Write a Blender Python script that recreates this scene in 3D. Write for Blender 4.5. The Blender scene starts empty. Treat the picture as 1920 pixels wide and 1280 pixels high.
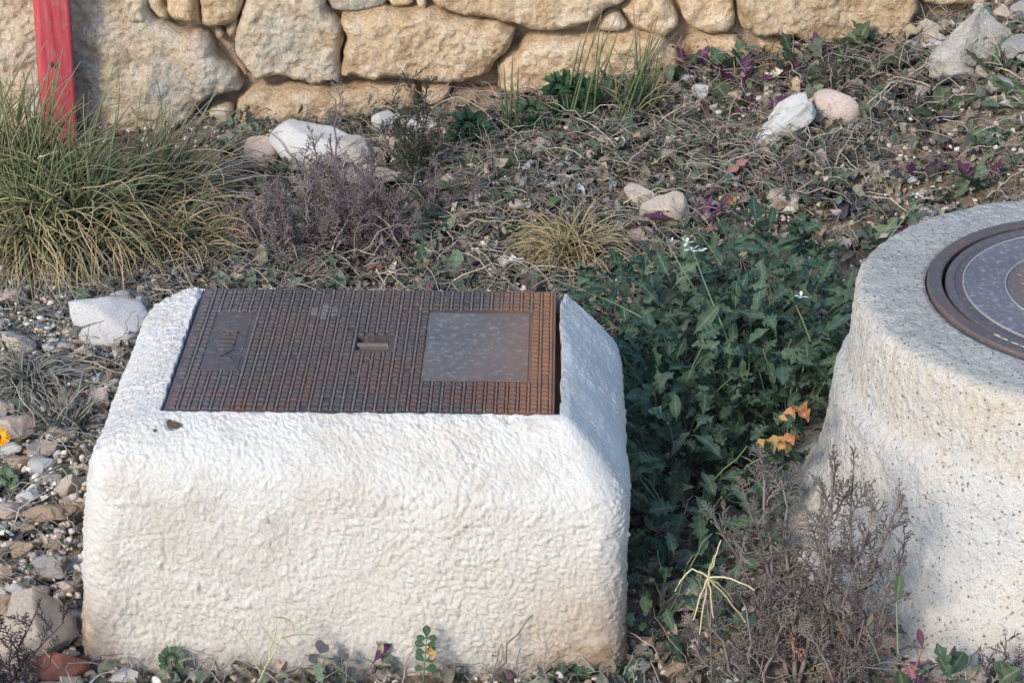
import bpy, bmesh, math, random
import numpy as np
from mathutils import Vector, Matrix, Euler

R = math.radians
rng = np.random.default_rng(7)
random.seed(7)
SC = bpy.context.scene
COL = SC.collection

# ------------------------------------------------------------------ camera, sky, sun, exposure
CAM_H, PITCH, FPX = 2.48, R(26.5), 4200.0
cam = bpy.data.cameras.new('camera')
cam.sensor_width = 36.0
cam.lens = 36.0 * FPX / 1920.0
cam.clip_start, cam.clip_end = 0.1, 300.0
cam_o = bpy.data.objects.new('camera', cam)
cam_o.location = (0, 0, CAM_H)
cam_o.rotation_euler = (math.pi / 2 - PITCH, 0, 0)
COL.objects.link(cam_o)
SC.camera = cam_o

SUN_EL, SUN_ROT = R(32.0), R(213.0)
world = bpy.data.worlds.new('World')
SC.world = world
world.use_nodes = True
wn = world.node_tree
sky = wn.nodes.new('ShaderNodeTexSky')
sky.sky_type = 'NISHITA'
sky.sun_disc = False
sky.sun_elevation = SUN_EL
sky.sun_rotation = SUN_ROT
sky.ozone_density = 3.0
wn.links.new(sky.outputs[0], wn.nodes['Background'].inputs[0])
wn.nodes['Background'].inputs[1].default_value = 0.15

sun = bpy.data.lights.new('sun', 'SUN')
sun.energy = 1.5
sun.angle = R(10.0)
sun.color = (1.0, 0.88, 0.74)
sun_o = bpy.data.objects.new('sun', sun)
to_sun = Vector((math.sin(SUN_ROT) * math.cos(SUN_EL), math.cos(SUN_ROT) * math.cos(SUN_EL), math.sin(SUN_EL)))
sun_o.rotation_euler = to_sun.to_track_quat('Z', 'Y').to_euler()
sun_o.location = to_sun * 20
COL.objects.link(sun_o)

SC.view_settings.view_transform = 'Standard'
SC.view_settings.look = 'None'
SC.view_settings.gamma = 1.0
SC.view_settings.use_curve_mapping = False
SC.view_settings.exposure = 0.98

# ------------------------------------------------------------------ geometry helpers
def smooth01(a, b, x):
    t = np.clip((np.asarray(x, float) - a) / (b - a), 0, 1)
    return t * t * (3 - 2 * t)

def _hash(ix, iy, iz, seed):
    h = (ix.astype(np.int64) * 374761393 + iy.astype(np.int64) * 668265263 + iz.astype(np.int64) * 2147483647 + seed * 974634777) & 0xffffffff
    h = ((h ^ (h >> 13)) * 1274126177) & 0xffffffff
    h = h ^ (h >> 16)
    return (h & 0xffff) / 32767.5 - 1.0

def noise(P, scale, seed=0):
    P = np.asarray(P, float) * scale
    if P.shape[1] == 2:
        P = np.column_stack([P, np.zeros(len(P))])
    i = np.floor(P).astype(np.int64)
    f = P - i
    u = f * f * f * (f * (f * 6 - 15) + 10)
    out = 0
    for dx in (0, 1):
        wx = u[:, 0] if dx else 1 - u[:, 0]
        for dy in (0, 1):
            wy = u[:, 1] if dy else 1 - u[:, 1]
            for dz in (0, 1):
                wz = u[:, 2] if dz else 1 - u[:, 2]
                out = out + wx * wy * wz * _hash(i[:, 0] + dx, i[:, 1] + dy, i[:, 2] + dz, seed)
    return out

def fbm(P, scale, octs=3, seed=0, gain=0.5):
    s, a, r = 0, 1.0, 0
    for k in range(octs):
        s = s + a * noise(P, scale * 2 ** k, seed + k * 17)
        r += a
        a *= gain
    return s / r

def mesh_from(name, V, T, uv=None, smooth=True, mat=None):
    V = np.ascontiguousarray(V, dtype=np.float32)
    T = np.ascontiguousarray(T, dtype=np.int32)
    m = bpy.data.meshes.new(name)
    m.vertices.add(len(V))
    m.vertices.foreach_set('co', V.ravel())
    n = len(T)
    m.loops.add(n * 3)
    m.loops.foreach_set('vertex_index', T.ravel())
    m.polygons.add(n)
    m.polygons.foreach_set('loop_start', np.arange(0, n * 3, 3, dtype=np.int32))
    m.polygons.foreach_set('loop_total', np.full(n, 3, dtype=np.int32))
    m.polygons.foreach_set('use_smooth', np.full(n, smooth, dtype=bool))
    if uv is not None:
        l = m.uv_layers.new(name='UVMap')
        l.data.foreach_set('uv', np.ascontiguousarray(np.asarray(uv, np.float32)[T.ravel()]).ravel())
    if mat is not None:
        m.materials.append(mat)
    m.update(calc_edges=True)
    m.validate()
    return m

def add(name, mesh, parent=None, loc=None, rot=None, scale=None, mtx=None, kind=None):
    o = bpy.data.objects.new(name, mesh)
    COL.objects.link(o)
    if parent is not None:
        o.parent = parent
    if mtx is not None:
        o.matrix_basis = mtx
    else:
        if loc is not None:
            o.location = loc
        if rot is not None:
            o.rotation_euler = rot
        if scale is not None:
            o.scale = scale if hasattr(scale, '__len__') else (scale,) * 3
    if kind:
        o['kind'] = kind
    return o

def tag(o, label, cat, group=None):
    o['label'] = label
    o['category'] = cat
    if group:
        o['group'] = group
    return o

def root(name, label, cat, loc=(0, 0, 0), group=None, rotz=0.0):
    o = bpy.data.objects.new(name, None)
    o.empty_display_size = 0.05
    o.location = loc
    o.rotation_euler = (0, 0, rotz)
    COL.objects.link(o)
    return tag(o, label, cat, group)

class Geo:
    """collects triangles"""
    def __init__(s):
        s.V, s.T, s.UV, s.n = [], [], [], 0
    def put(s, V, T, uv=None):
        V = np.asarray(V, float)
        s.V.append(V)
        s.T.append(np.asarray(T, np.int64) + s.n)
        s.UV.append(np.zeros((len(V), 2)) if uv is None else np.asarray(uv, float))
        s.n += len(V)
        return s
    def arr(s):
        return np.vstack(s.V), np.vstack(s.T), np.vstack(s.UV)
    def mesh(s, name, mat, smooth=True):
        V, T, UV = s.arr()
        return mesh_from(name, V, T, UV, smooth, mat)

def grid_tris(nu, nv, wrap_u=False):
    """vertex index = v*nu+u"""
    u = np.arange(nu if wrap_u else nu - 1)
    v = np.arange(nv - 1)
    U, W = np.meshgrid(u, v)
    U, W = U.ravel(), W.ravel()
    U2 = (U + 1) % nu
    a, b, c, d = W * nu + U, W * nu + U2, (W + 1) * nu + U2, (W + 1) * nu + U
    return np.vstack([np.column_stack([a, b, c]), np.column_stack([a, c, d])])

def box_geo(g, x0, x1, y0, y1, z0, z1, bev=0.0):
    b = bev
    V = [(x0, y0, z0), (x1, y0, z0), (x1, y1, z0), (x0, y1, z0),
         (x0, y0, z1 - b), (x1, y0, z1 - b), (x1, y1, z1 - b), (x0, y1, z1 - b),
         (x0 + b, y0 + b, z1), (x1 - b, y0 + b, z1), (x1 - b, y1 - b, z1), (x0 + b, y1 - b, z1)]
    T = [(0, 2, 1), (0, 3, 2)]
    for i in range(4):
        j = (i + 1) % 4
        T += [(i, j, 4 + j), (i, 4 + j, 4 + i), (4 + i, 4 + j, 8 + j), (4 + i, 8 + j, 8 + i)]
    T += [(8, 9, 10), (8, 10, 11)]
    g.put(V, T)

def tubes(P, rad, sides=3, v01=None):
    """P: (N,K,3) polylines, rad: (N,K) -> V,T,UV of thin tubes"""
    P = np.asarray(P, float)
    N, K = P.shape[:2]
    rad = np.broadcast_to(np.asarray(rad, float), (N, K))
    d = np.gradient(P, axis=1)
    d /= np.linalg.norm(d, axis=2, keepdims=True) + 1e-12
    ref = np.where(np.abs(d[..., 2:3]) > 0.9, np.array([1., 0, 0]), np.array([0, 0, 1.]))
    a = np.cross(d, ref)
    a /= np.linalg.norm(a, axis=2, keepdims=True) + 1e-12
    b = np.cross(d, a)
    ang = np.arange(sides) / sides * 2 * np.pi
    V = P[:, :, None, :] + rad[:, :, None, None] * (np.cos(ang)[None, None, :, None] * a[:, :, None, :] + np.sin(ang)[None, None, :, None] * b[:, :, None, :])
    T0 = grid_tris(sides, K, True)
    T = (T0[None] + (np.arange(N) * K * sides)[:, None, None]).reshape(-1, 3)
    v = np.broadcast_to(np.linspace(0, 1, K)[None, :, None], (N, K, sides))
    u = np.broadcast_to(rng.random(N)[:, None, None], (N, K, sides))
    return V.reshape(-1, 3), T, np.column_stack([u.ravel(), v.ravel()])

def tube1(g, pts, r0, r1, sides=4):
    P = np.asarray(pts, float)[None]
    g.put(*tubes(P, np.linspace(r0, r1, P.shape[1])[None], sides))

def spread(V, T, M, tr, uv=None):
    """copies of one small mesh: M (N,3,3) and tr (N,3)"""
    W = np.einsum('nij,vj->nvi', M, V) + tr[:, None, :]
    n = len(V)
    TT = (T[None] + (np.arange(len(M)) * n)[:, None, None]).reshape(-1, 3)
    UV = None
    if uv is not None:
        UV = np.tile(uv, (len(M), 1))
    return W.reshape(-1, 3), TT, UV

def rot_mats(az, tilt, roll):
    """Rz(az) Rx(tilt) Ry(roll), arrays -> (N,3,3)"""
    ca, sa, ct, st, cr, sr = np.cos(az), np.sin(az), np.cos(tilt), np.sin(tilt), np.cos(roll), np.sin(roll)
    Z = np.zeros((len(az), 3, 3)); X = Z.copy(); Y = Z.copy()
    Z[:, 0, 0] = ca; Z[:, 0, 1] = -sa; Z[:, 1, 0] = sa; Z[:, 1, 1] = ca; Z[:, 2, 2] = 1
    X[:, 0, 0] = 1; X[:, 1, 1] = ct; X[:, 1, 2] = -st; X[:, 2, 1] = st; X[:, 2, 2] = ct
    Y[:, 0, 0] = cr; Y[:, 0, 2] = sr; Y[:, 1, 1] = 1; Y[:, 2, 0] = -sr; Y[:, 2, 2] = cr
    return Z @ X @ Y

# ------------------------------------------------------------------ where things of the photograph stand
_F = np.array([0, math.cos(PITCH), -math.sin(PITCH)])
_U = np.array([0, math.sin(PITCH), math.cos(PITCH)])
_C = np.array([0, 0, CAM_H])

def ray(px, py):
    return _F + (px - 960) / FPX * np.array([1., 0, 0]) + (640 - py) / FPX * _U

def on_z(px, py, z):
    d = ray(px, py)
    return _C + d * ((z - CAM_H) / d[2])

def on_y(px, py, y):
    d = ray(px, py)
    return _C + d * (y / d[1])

def gz(x, y):
    """height of the ground: flat in front, climbing to the right towards the wall"""
    x = np.asarray(x, float); y = np.asarray(y, float)
    ramp = np.clip(0.085 + 0.155 * x, 0, 0.9) + 0.12 * smooth01(1.15, 1.7, x)
    z = np.clip(ramp, 0, 0.55) * smooth01(4.7, 6.5, y)
    return z + 0.012 * np.sin(3.1 * x + 1.0) * np.cos(2.3 * y)

def ground_at(px, py, lift=0.0):
    d = ray(px, py)
    a, b = 2.0, 14.0
    for _ in range(40):
        m = 0.5 * (a + b)
        p = _C + d * m
        if p[2] > float(gz(p[0], p[1])) + lift:
            a = m
        else:
            b = m
    p = _C + d * a
    return p

def px_size(p, npx):
    return npx * float(np.dot(p - _C, _F)) / FPX

BLK_C = np.array([-0.279, 3.929]); BLK_Z = 0.51; BLK_YAW = R(-1.3)
MAN_C = np.array([1.218, 4.090]); MAN_Z = 0.55

def blocked(x, y, m=0.0):
    """True inside the footprints of the two concrete pieces or behind the wall face"""
    a = (x > -0.83 - m) & (x < 0.235 + m) & (y > 3.535 - m) & (y < 4.36 + m)
    b = (x - MAN_C[0]) ** 2 + (y - MAN_C[1]) ** 2 < (0.66 + m) ** 2
    return a | b | (y > 6.45)

# ------------------------------------------------------------------ materials
def new_mat(name):
    m = bpy.data.materials.new(name)
    m.use_nodes = True
    nt = m.node_tree
    nt.nodes.clear()
    out = nt.nodes.new('ShaderNodeOutputMaterial')
    return m, nt, out

class N:
    def __init__(s, nt):
        s.nt = nt
    def n(s, t, **kw):
        x = s.nt.nodes.new(t)
        for k, v in kw.items():
            setattr(x, k, v)
        return x
    def link(s, a, b):
        s.nt.links.new(a, b)
    def val(s, sock, v):
        if isinstance(v, bpy.types.NodeSocket):
            s.link(v, sock)
        elif v is not None:
            sock.default_value = v if not (hasattr(v, '__len__') and len(v) == 3 and sock.type == 'RGBA') else (*v, 1)
    def noise(s, vec, scale, detail=4, rough=0.55, dist=0.0):
        x = s.n('ShaderNodeTexNoise')
        s.val(x.inputs['Vector'], vec)
        x.inputs['Scale'].default_value = scale
        x.inputs['Detail'].default_value = detail
        x.inputs['Roughness'].default_value = rough
        x.inputs['Distortion'].default_value = dist
        return x.outputs['Fac']
    def voro(s, vec, scale, out='Distance'):
        x = s.n('ShaderNodeTexVoronoi')
        s.val(x.inputs['Vector'], vec)
        x.inputs['Scale'].default_value = scale
        return x.outputs[out]
    def ramp(s, fac, stops, interp='LINEAR'):
        x = s.n('ShaderNodeValToRGB')
        x.color_ramp.interpolation = interp
        e = x.color_ramp.elements
        while len(e) < len(stops):
            e.new(0.5)
        for k, (p, c) in enumerate(stops):
            e[k].position = p
            e[k].color = (*c, 1) if hasattr(c, '__len__') else (c, c, c, 1)
        s.val(x.inputs[0], fac)
        return x.outputs[0]
    def mix(s, fac, a, b, mode='MIX'):
        x = s.n('ShaderNodeMix', data_type='RGBA', blend_type=mode)
        s.val(x.inputs[0], fac)
        s.val(x.inputs[6], a)
        s.val(x.inputs[7], b)
        return x.outputs[2]
    def math(s, op, a, b=None, clamp=False):
        x = s.n('ShaderNodeMath', operation=op, use_clamp=clamp)
        s.val(x.inputs[0], a)
        if b is not None:
            s.val(x.inputs[1], b)
        return x.outputs[0]
    def range(s, v, a, b, c=0.0, d=1.0):
        x = s.n('ShaderNodeMapRange')
        s.val(x.inputs[0], v)
        for k, q in zip((1, 2, 3, 4), (a, b, c, d)):
            x.inputs[k].default_value = q
        return x.outputs[0]
    def obj(s):
        return s.n('ShaderNodeTexCoord').outputs['Object']
    def rand(s):
        return s.n('ShaderNodeObjectInfo').outputs['Random']
    def island(s):
        return s.n('ShaderNodeNewGeometry').outputs['Random Per Island']
    def uv(s):
        x = s.n('ShaderNodeSeparateXYZ')
        s.link(s.n('ShaderNodeTexCoord').outputs['UV'], x.inputs[0])
        return x.outputs[0], x.outputs[1]
    def xyz(s, vec):
        x = s.n('ShaderNodeSeparateXYZ')
        s.link(vec, x.inputs[0])
        return x.outputs
    def hsv(s, col, h=0.5, sat=1.0, v=1.0):
        x = s.n('ShaderNodeHueSaturation')
        s.val(x.inputs['Hue'], h); s.val(x.inputs['Saturation'], sat); s.val(x.inputs['Value'], v)
        s.val(x.inputs['Color'], col)
        return x.outputs[0]
    def bump(s, h, dist, strength=1.0, prev=None):
        x = s.n('ShaderNodeBump')
        x.inputs['Distance'].default_value = dist
        x.inputs['Strength'].default_value = strength
        s.val(x.inputs['Height'], h)
        if prev is not None:
            s.link(prev, x.inputs['Normal'])
        return x.outputs[0]
    def bsdf(s, col, rough=0.9, spec=0.2, nrm=None, metal=0.0):
        x = s.n('ShaderNodeBsdfPrincipled')
        s.val(x.inputs['Base Color'], col)
        s.val(x.inputs['Roughness'], rough)
        x.inputs['Specular IOR Level'].default_value = spec
        x.inputs['Metallic'].default_value = metal
        if nrm is not None:
            s.link(nrm, x.inputs['Normal'])
        return x.outputs[0]

def mat_rock(name, stops, bump=0.006, scale=14.0, obj_var=0.25, patches=None, cov=0.62):
    """rough stone; colour wanders through STOPS, PATCHES = second colour in larger random spots"""
    m, nt, out = new_mat(name)
    k = N(nt)
    off = k.n('ShaderNodeVectorMath', operation='ADD')
    k.link(k.obj(), off.inputs[0])
    cr = k.n('ShaderNodeCombineXYZ')
    rv = k.rand()
    for i in range(3):
        k.link(k.math('MULTIPLY', rv, 37.0 + 11 * i), cr.inputs[i])
    k.link(cr.outputs[0], off.inputs[1])
    v = off.outputs[0]
    n1 = k.noise(v, scale, 6, 0.62)
    n2 = k.noise(v, scale * 6, 5, 0.7)
    f = k.math('ADD', k.math('MULTIPLY', n1, 0.72), k.math('MULTIPLY', n2, 0.28))
    c = k.ramp(f, stops)
    if patches is not None:
        n3 = k.noise(v, scale * 0.35, 5, 0.6)
        c = k.mix(k.range(n3, cov - 0.1, cov + 0.08, 0, 0.85), c, patches)
    # small random flecks, darker than the stone around them
    pits = k.range(k.noise(v, scale * 9, 2, 0.5), 0.28, 0.42, 0.72, 1.0)
    c = k.mix(1.0, c, pits, 'MULTIPLY')
    val = k.range(rv, 0, 1, 1.08 - obj_var, 1.08 + obj_var)
    c = k.hsv(c, 0.5, 1.0, val)
    h = k.math('ADD', k.math('MULTIPLY', n1, 0.6), k.math('MULTIPLY', k.noise(v, scale * 4, 6, 0.72), 0.6))
    b = k.bump(h, bump, 1.0)
    b = k.bump(n2, bump * 0.5, 1.0, b)
    k.link(k.bsdf(c, 0.93, 0.15, b), out.inputs[0])
    return m

M = {}
M['wall_stone'] = mat_rock('wall_stone_ochre', [(0.34, (0.40, 0.26, 0.14)), (0.45, (0.64, 0.46, 0.28)), (0.53, (0.76, 0.58, 0.38)), (0.64, (0.84, 0.70, 0.52))], 0.022, 13, 0.12)
M['wall_stone_pale'] = mat_rock('wall_stone_pale', [(0.34, (0.42, 0.31, 0.19)), (0.45, (0.65, 0.51, 0.35)), (0.53, (0.76, 0.63, 0.46)), (0.64, (0.83, 0.74, 0.60))], 0.022, 12, 0.12, (0.52, 0.51, 0.45), 0.58)
M['wall_stone_brown'] = mat_rock('wall_stone_brown', [(0.3, (0.22, 0.15, 0.10)), (0.5, (0.38, 0.28, 0.19)), (0.7, (0.50, 0.40, 0.30))], 0.016, 9, 0.12)
M['white'] = mat_rock('white_limestone', [(0.25, (0.55, 0.50, 0.43)), (0.42, (0.77, 0.745, 0.69)), (0.7, (0.85, 0.84, 0.81))], 0.006, 16, 0.08)
M['cream'] = mat_rock('cream_limestone', [(0.25, (0.44, 0.32, 0.22)), (0.43, (0.72, 0.59, 0.45)), (0.62, (0.82, 0.73, 0.61))], 0.009, 16, 0.15)
M['pink'] = mat_rock('pinkish_stone', [(0.25, (0.44, 0.31, 0.24)), (0.43, (0.68, 0.53, 0.43)), (0.62, (0.78, 0.66, 0.57))], 0.006, 16, 0.15)
M['orange'] = mat_rock('orange_stone', [(0.25, (0.38, 0.23, 0.13)), (0.43, (0.64, 0.45, 0.30)), (0.62, (0.78, 0.60, 0.45))], 0.008, 16, 0.12)
M['grey'] = mat_rock('grey_stone', [(0.25, (0.30, 0.27, 0.24)), (0.43, (0.52, 0.49, 0.45)), (0.62, (0.66, 0.63, 0.59))], 0.006, 16, 0.15)
M['terracotta'] = mat_rock('terracotta', [(0.25, (0.20, 0.07, 0.05)), (0.45, (0.34, 0.13, 0.09)), (0.7, (0.46, 0.22, 0.16))], 0.003, 20, 0.15)
M['boulder'] = mat_rock('pale_boulder', [(0.25, (0.34, 0.30, 0.24)), (0.45, (0.55, 0.51, 0.43)), (0.7, (0.72, 0.69, 0.62))], 0.016, 7, 0.1, (0.56, 0.50, 0.38), 0.6)

def mat_soil():
    m, nt, out = new_mat('soil'); k = N(nt)
    v = k.obj()
    a = k.noise(v, 5, 5, 0.6); b = k.noise(v, 60, 5, 0.7); c3 = k.noise(v, 260, 3, 0.6)
    f = k.math('ADD', k.math('MULTIPLY', a, 0.45), k.math('MULTIPLY', b, 0.55))
    c = k.ramp(f, [(0.32, (0.10, 0.076, 0.052)), (0.46, (0.22, 0.172, 0.12)), (0.58, (0.36, 0.295, 0.215)), (0.75, (0.50, 0.43, 0.33))])
    bb = k.bump(k.math('ADD', b, k.math('MULTIPLY', c3, 0.4)), 0.012)
    k.link(k.bsdf(c, 0.95, 0.1, bb), out.inputs[0])
    return m
M['soil'] = mat_soil()

def mat_stucco():
    """lime-washed render, dirtier low down and rusty-brown where soil splashes the two lower corners"""
    m, nt, out = new_mat('whitewashed_stucco'); k = N(nt)
    v = k.obj(); x, y, z = k.xyz(v)
    big = k.noise(v, 4.5, 5, 0.6); mid = k.noise(v, 28, 4, 0.6); fine = k.noise(v, 170, 6, 0.75)
    c = k.ramp(big, [(0.3, (0.64, 0.605, 0.53)), (0.46, (0.73, 0.705, 0.645)), (0.65, (0.78, 0.765, 0.72))])
    dirt = k.math('MULTIPLY', k.range(z, -0.10, -0.40, 0, 1), k.range(big, 0.36, 0.62, 0.25, 1))
    c = k.mix(k.math('MULTIPLY', dirt, 0.5), c, (0.58, 0.485, 0.365))
    # corner stains
    lx = k.range(x, -0.43, -0.54, 0, 1); lz = k.range(z, -0.30, -0.46, 0, 1)
    rx = k.range(x, 0.20, 0.47, 0, 1); rz = k.range(z, -0.22, -0.46, 0, 1)
    st = k.math('MAXIMUM', k.math('MULTIPLY', lx, lz), k.math('MULTIPLY', k.math('MULTIPLY', rx, rz), 0.8))
    st = k.math('MULTIPLY', st, k.range(mid, 0.3, 0.6, 0.5, 1.25), True)
    c = k.mix(st, c, (0.40, 0.25, 0.14))
    base = k.math('MULTIPLY', k.range(z, -0.43, -0.52, 0, 1), k.range(mid, 0.4, 0.6, 0.2, 1))
    c = k.mix(base, c, (0.25, 0.19, 0.14))
    spots = k.range(k.noise(v, 75, 2, 0.5), 0.69, 0.74, 0, 0.6)
    c = k.mix(k.math('MULTIPLY', spots, .5), c, (0.45, 0.40, 0.33))
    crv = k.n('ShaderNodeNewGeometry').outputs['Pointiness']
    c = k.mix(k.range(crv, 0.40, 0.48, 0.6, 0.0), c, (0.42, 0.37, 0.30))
    c = k.mix(k.range(k.noise(v, 12, 5, 0.65), 0.54, 0.68, 0, 0.42), c, (0.55, 0.50, 0.42))
    b = k.bump(fine, 0.006)
    k.link(k.bsdf(c, 0.92, 0.15, b), out.inputs[0])
    return m
M['stucco'] = mat_stucco()

def mat_concrete():
    m, nt, out = new_mat('cast_concrete'); k = N(nt)
    v = k.obj(); x, y, z = k.xyz(v)
    big = k.noise(v, 3.5, 5, 0.6); fine = k.noise(v, 120, 4, 0.7)
    c = k.ramp(big, [(0.32, (0.60, 0.54, 0.44)), (0.5, (0.65, 0.62, 0.555)), (0.66, (0.60, 0.605, 0.585))])
    top = k.range(z, 0.525, 0.545, 0, 1)
    ctop = k.ramp(k.math('ADD', k.math('MULTIPLY', k.noise(v, 95, 5, 0.75), .6), k.math('MULTIPLY', k.noise(v, 9, 4, 0.6), .4)), [(0.3, (0.24, 0.235, 0.205)), (0.5, (0.44, 0.43, 0.38)), (0.68, (0.58, 0.565, 0.50))])
    c = k.mix(top, c, ctop)
    # vertical rain streaks on the rim
    sv = k.n('ShaderNodeCombineXYZ'); k.link(k.math('MULTIPLY', x, 90.0), sv.inputs[0]); k.link(k.math('MULTIPLY', y, 90.0), sv.inputs[1]); k.link(k.math('MULTIPLY', z, 9.0), sv.inputs[2])
    streak = k.range(k.noise(sv.outputs[0], 1.0, 4, 0.6), 0.35, 0.62, 0, 1)
    rim = k.math('MULTIPLY', k.range(z, 0.30, 0.42, 0, 1), k.range(z, 0.545, 0.52, 0, 1))
    c = k.mix(k.math('MULTIPLY', k.math('MULTIPLY', streak, rim), 0.5), c, (0.54, 0.44, 0.31))
    # pin holes
    vd = k.voro(v, 105); vr = k.voro(v, 105, 'Color')
    pr = k.n('ShaderNodeSeparateColor'); k.link(vr, pr.inputs[0])
    holes = k.math('MULTIPLY', k.math('MULTIPLY', k.range(vd, 0.14, 0.34, 1, 0), k.range(k.noise(v, 75, 3, 0.6), 0.42, 0.52, 0, 1)), k.range(pr.outputs[0], 0.3, 0.8, 0, 1))
    c = k.mix(k.math('MULTIPLY', holes, 0.62), c, (0.17, 0.14, 0.11))
    low = k.math('MULTIPLY', k.range(z, 0.10, 0.0, 0, 1), k.range(k.noise(v, 14, 4, 0.6), 0.4, 0.6, 0.1, 0.8))
    c = k.mix(low, c, (0.36, 0.29, 0.21))
    h = k.math('SUBTRACT', fine, k.math('MULTIPLY', holes, 0.7))
    b = k.bump(h, 0.007)
    b = k.bump(k.noise(v, 42, 5, 0.7), 0.010, 1.0, b)
    k.link(k.bsdf(c, 0.93, 0.12, b), out.inputs[0])
    return m
M['concrete'] = mat_concrete()

def mat_iron(name, base, rust, worn, edge_rust=0.0):
    m, nt, out = new_mat(name); k = N(nt)
    v = k.obj(); x, y, z = k.xyz(v)
    a = k.noise(v, 6, 5, 0.65); b = k.noise(v, 70, 5, 0.7); f = k.noise(v, 330, 3, 0.6)
    c = k.mix(k.range(a, 0.38, 0.62, 0, 1), base, rust)
    c = k.mix(k.range(b, 0.52, 0.72, 0, 0.75), c, worn)
    if edge_rust:
        e = k.math('MULTIPLY', k.range(x, 0.20, 0.355, 0, 1), k.range(k.noise(v, 9, 4, 0.6), 0.3, 0.55, 0.45, 1))
        c = k.mix(k.math('MULTIPLY', e, edge_rust), c, (0.30, 0.135, 0.055))
        r2 = k.math('MULTIPLY', k.range(y, -0.02, -0.25, 0, 1), k.range(a, 0.45, 0.6, 0, 0.6))
        c = k.mix(r2, c, (0.15, 0.055, 0.035))
        # paler and greyer in flecks towards the far left
        e2 = k.math('MULTIPLY', k.range(x, -0.20, -0.34, 0, 1), k.range(b, 0.35, 0.6, 0.1, 0.8))
        c = k.mix(k.math('MULTIPLY', e2, 0.5), c, (0.17, 0.17, 0.18))
    bp = k.bump(k.math('ADD', b, k.math('MULTIPLY', f, 0.5)), 0.0016)
    k.link(k.bsdf(c, k.range(b, 0.3, 0.7, 0.5, 0.75), 0.4, bp), out.inputs[0])
    return m
M['iron'] = mat_iron('rusty_cast_iron', (0.064, 0.053, 0.047), (0.098, 0.064, 0.048), (0.17, 0.158, 0.15), 0.85)
M['iron_tread'] = mat_iron('worn_tread_iron', (0.14, 0.122, 0.108), (0.165, 0.115, 0.088), (0.27, 0.25, 0.235), 0.9)
M['iron_panel'] = mat_iron('smooth_worn_iron', (0.105, 0.10, 0.094), (0.15, 0.128, 0.108), (0.34, 0.33, 0.31), 0.6)
M['iron_ring'] = mat_iron('brown_iron_ring', (0.088, 0.072, 0.07), (0.11, 0.076, 0.064), (0.20, 0.17, 0.155))
M['iron_dark'] = mat_iron('dark_round_iron', (0.105, 0.095, 0.10), (0.095, 0.075, 0.07), (0.20, 0.19, 0.195))
M['iron_granular'] = mat_iron('granular_iron', (0.15, 0.142, 0.148), (0.115, 0.107, 0.112), (0.46, 0.45, 0.45))
M['iron_edge'] = mat_iron('polished_iron_edge', (0.34, 0.33, 0.32), (0.30, 0.28, 0.26), (0.5, 0.49, 0.47))
M['iron_centre'] = mat_iron('brown_iron_centre', (0.16, 0.135, 0.12), (0.14, 0.105, 0.085), (0.27, 0.23, 0.20))

def mat_wood():
    m, nt, out = new_mat('red_painted_wood'); k = N(nt)
    v = k.obj(); x, y, z = k.xyz(v)
    s = k.n('ShaderNodeCombineXYZ'); k.link(k.math('MULTIPLY', x, 18.0), s.inputs[0]); k.link(k.math('MULTIPLY', y, 18.0), s.inputs[1]); k.link(k.math('MULTIPLY', z, 1.4), s.inputs[2])
    g = k.noise(s.outputs[0], 2.5, 6, 0.65)
    c = k.ramp(g, [(0.3, (0.20, 0.035, 0.04)), (0.44, (0.42, 0.055, 0.07)), (0.58, (0.52, 0.085, 0.095)), (0.72, (0.55, 0.16, 0.15))])
    c = k.mix(k.range(k.noise(v, 26, 5, 0.7), 0.54, 0.68, 0, 0.75), c, (0.36, 0.18, 0.15))
    c = k.mix(k.math('MULTIPLY', k.range(z, 0.16, 0.0, 0, 1), 0.5), c, (0.30, 0.13, 0.10))
    b = k.bump(g, 0.004)
    k.link(k.bsdf(c, 0.75, 0.25, b), out.inputs[0])
    return m
M['red_wood'] = mat_wood()

def mat_leaf(name, dark, light, vein=None, per='obj', trans=0.25, rough=0.55, tip=None, spread_h=0.03, back=None):
    """leaf colour from DARK to LIGHT by object or island; the midrib and tip have colours of their own"""
    m, nt, out = new_mat(name); k = N(nt)
    r = k.rand() if per == 'obj' else k.island()
    u, v = k.uv()
    P = k.n('ShaderNodeNewGeometry').outputs['Position']
    n = k.noise(P, 120, 3, 0.6)
    f = k.math('ADD', k.math('MULTIPLY', r, 0.75), k.math('MULTIPLY', n, 0.25))
    c = k.mix(f, dark, light)
    if tip is not None:
        c = k.mix(k.range(v, 0.35, 1.0, 0, 0.9), c, tip)
    if vein is not None:
        d = k.math('ABSOLUTE', k.math('SUBTRACT', u, 0.5))
        c = k.mix(k.range(d, 0.03, 0.10, 0.75, 0.0), c, vein)
    c = k.hsv(c, k.range(k.math('FRACT', k.math('MULTIPLY', r, 7.31)), 0, 1, 0.5 - spread_h, 0.5 + spread_h), 1.0, 1.0)
    b = k.bump(n, 0.002)
    p = k.bsdf(c, rough, 0.3, b)
    if trans > 0:
        t = k.n('ShaderNodeBsdfTranslucent')
        k.link(k.hsv(c, 0.49, 1.15, 1.2), t.inputs[0])
        mx = k.n('ShaderNodeMixShader')
        mx.inputs[0].default_value = trans
        k.link(p, mx.inputs[1]); k.link(t.outputs[0], mx.inputs[2])
        p = mx.outputs[0]
    k.link(p, out.inputs[0])
    return m

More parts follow.
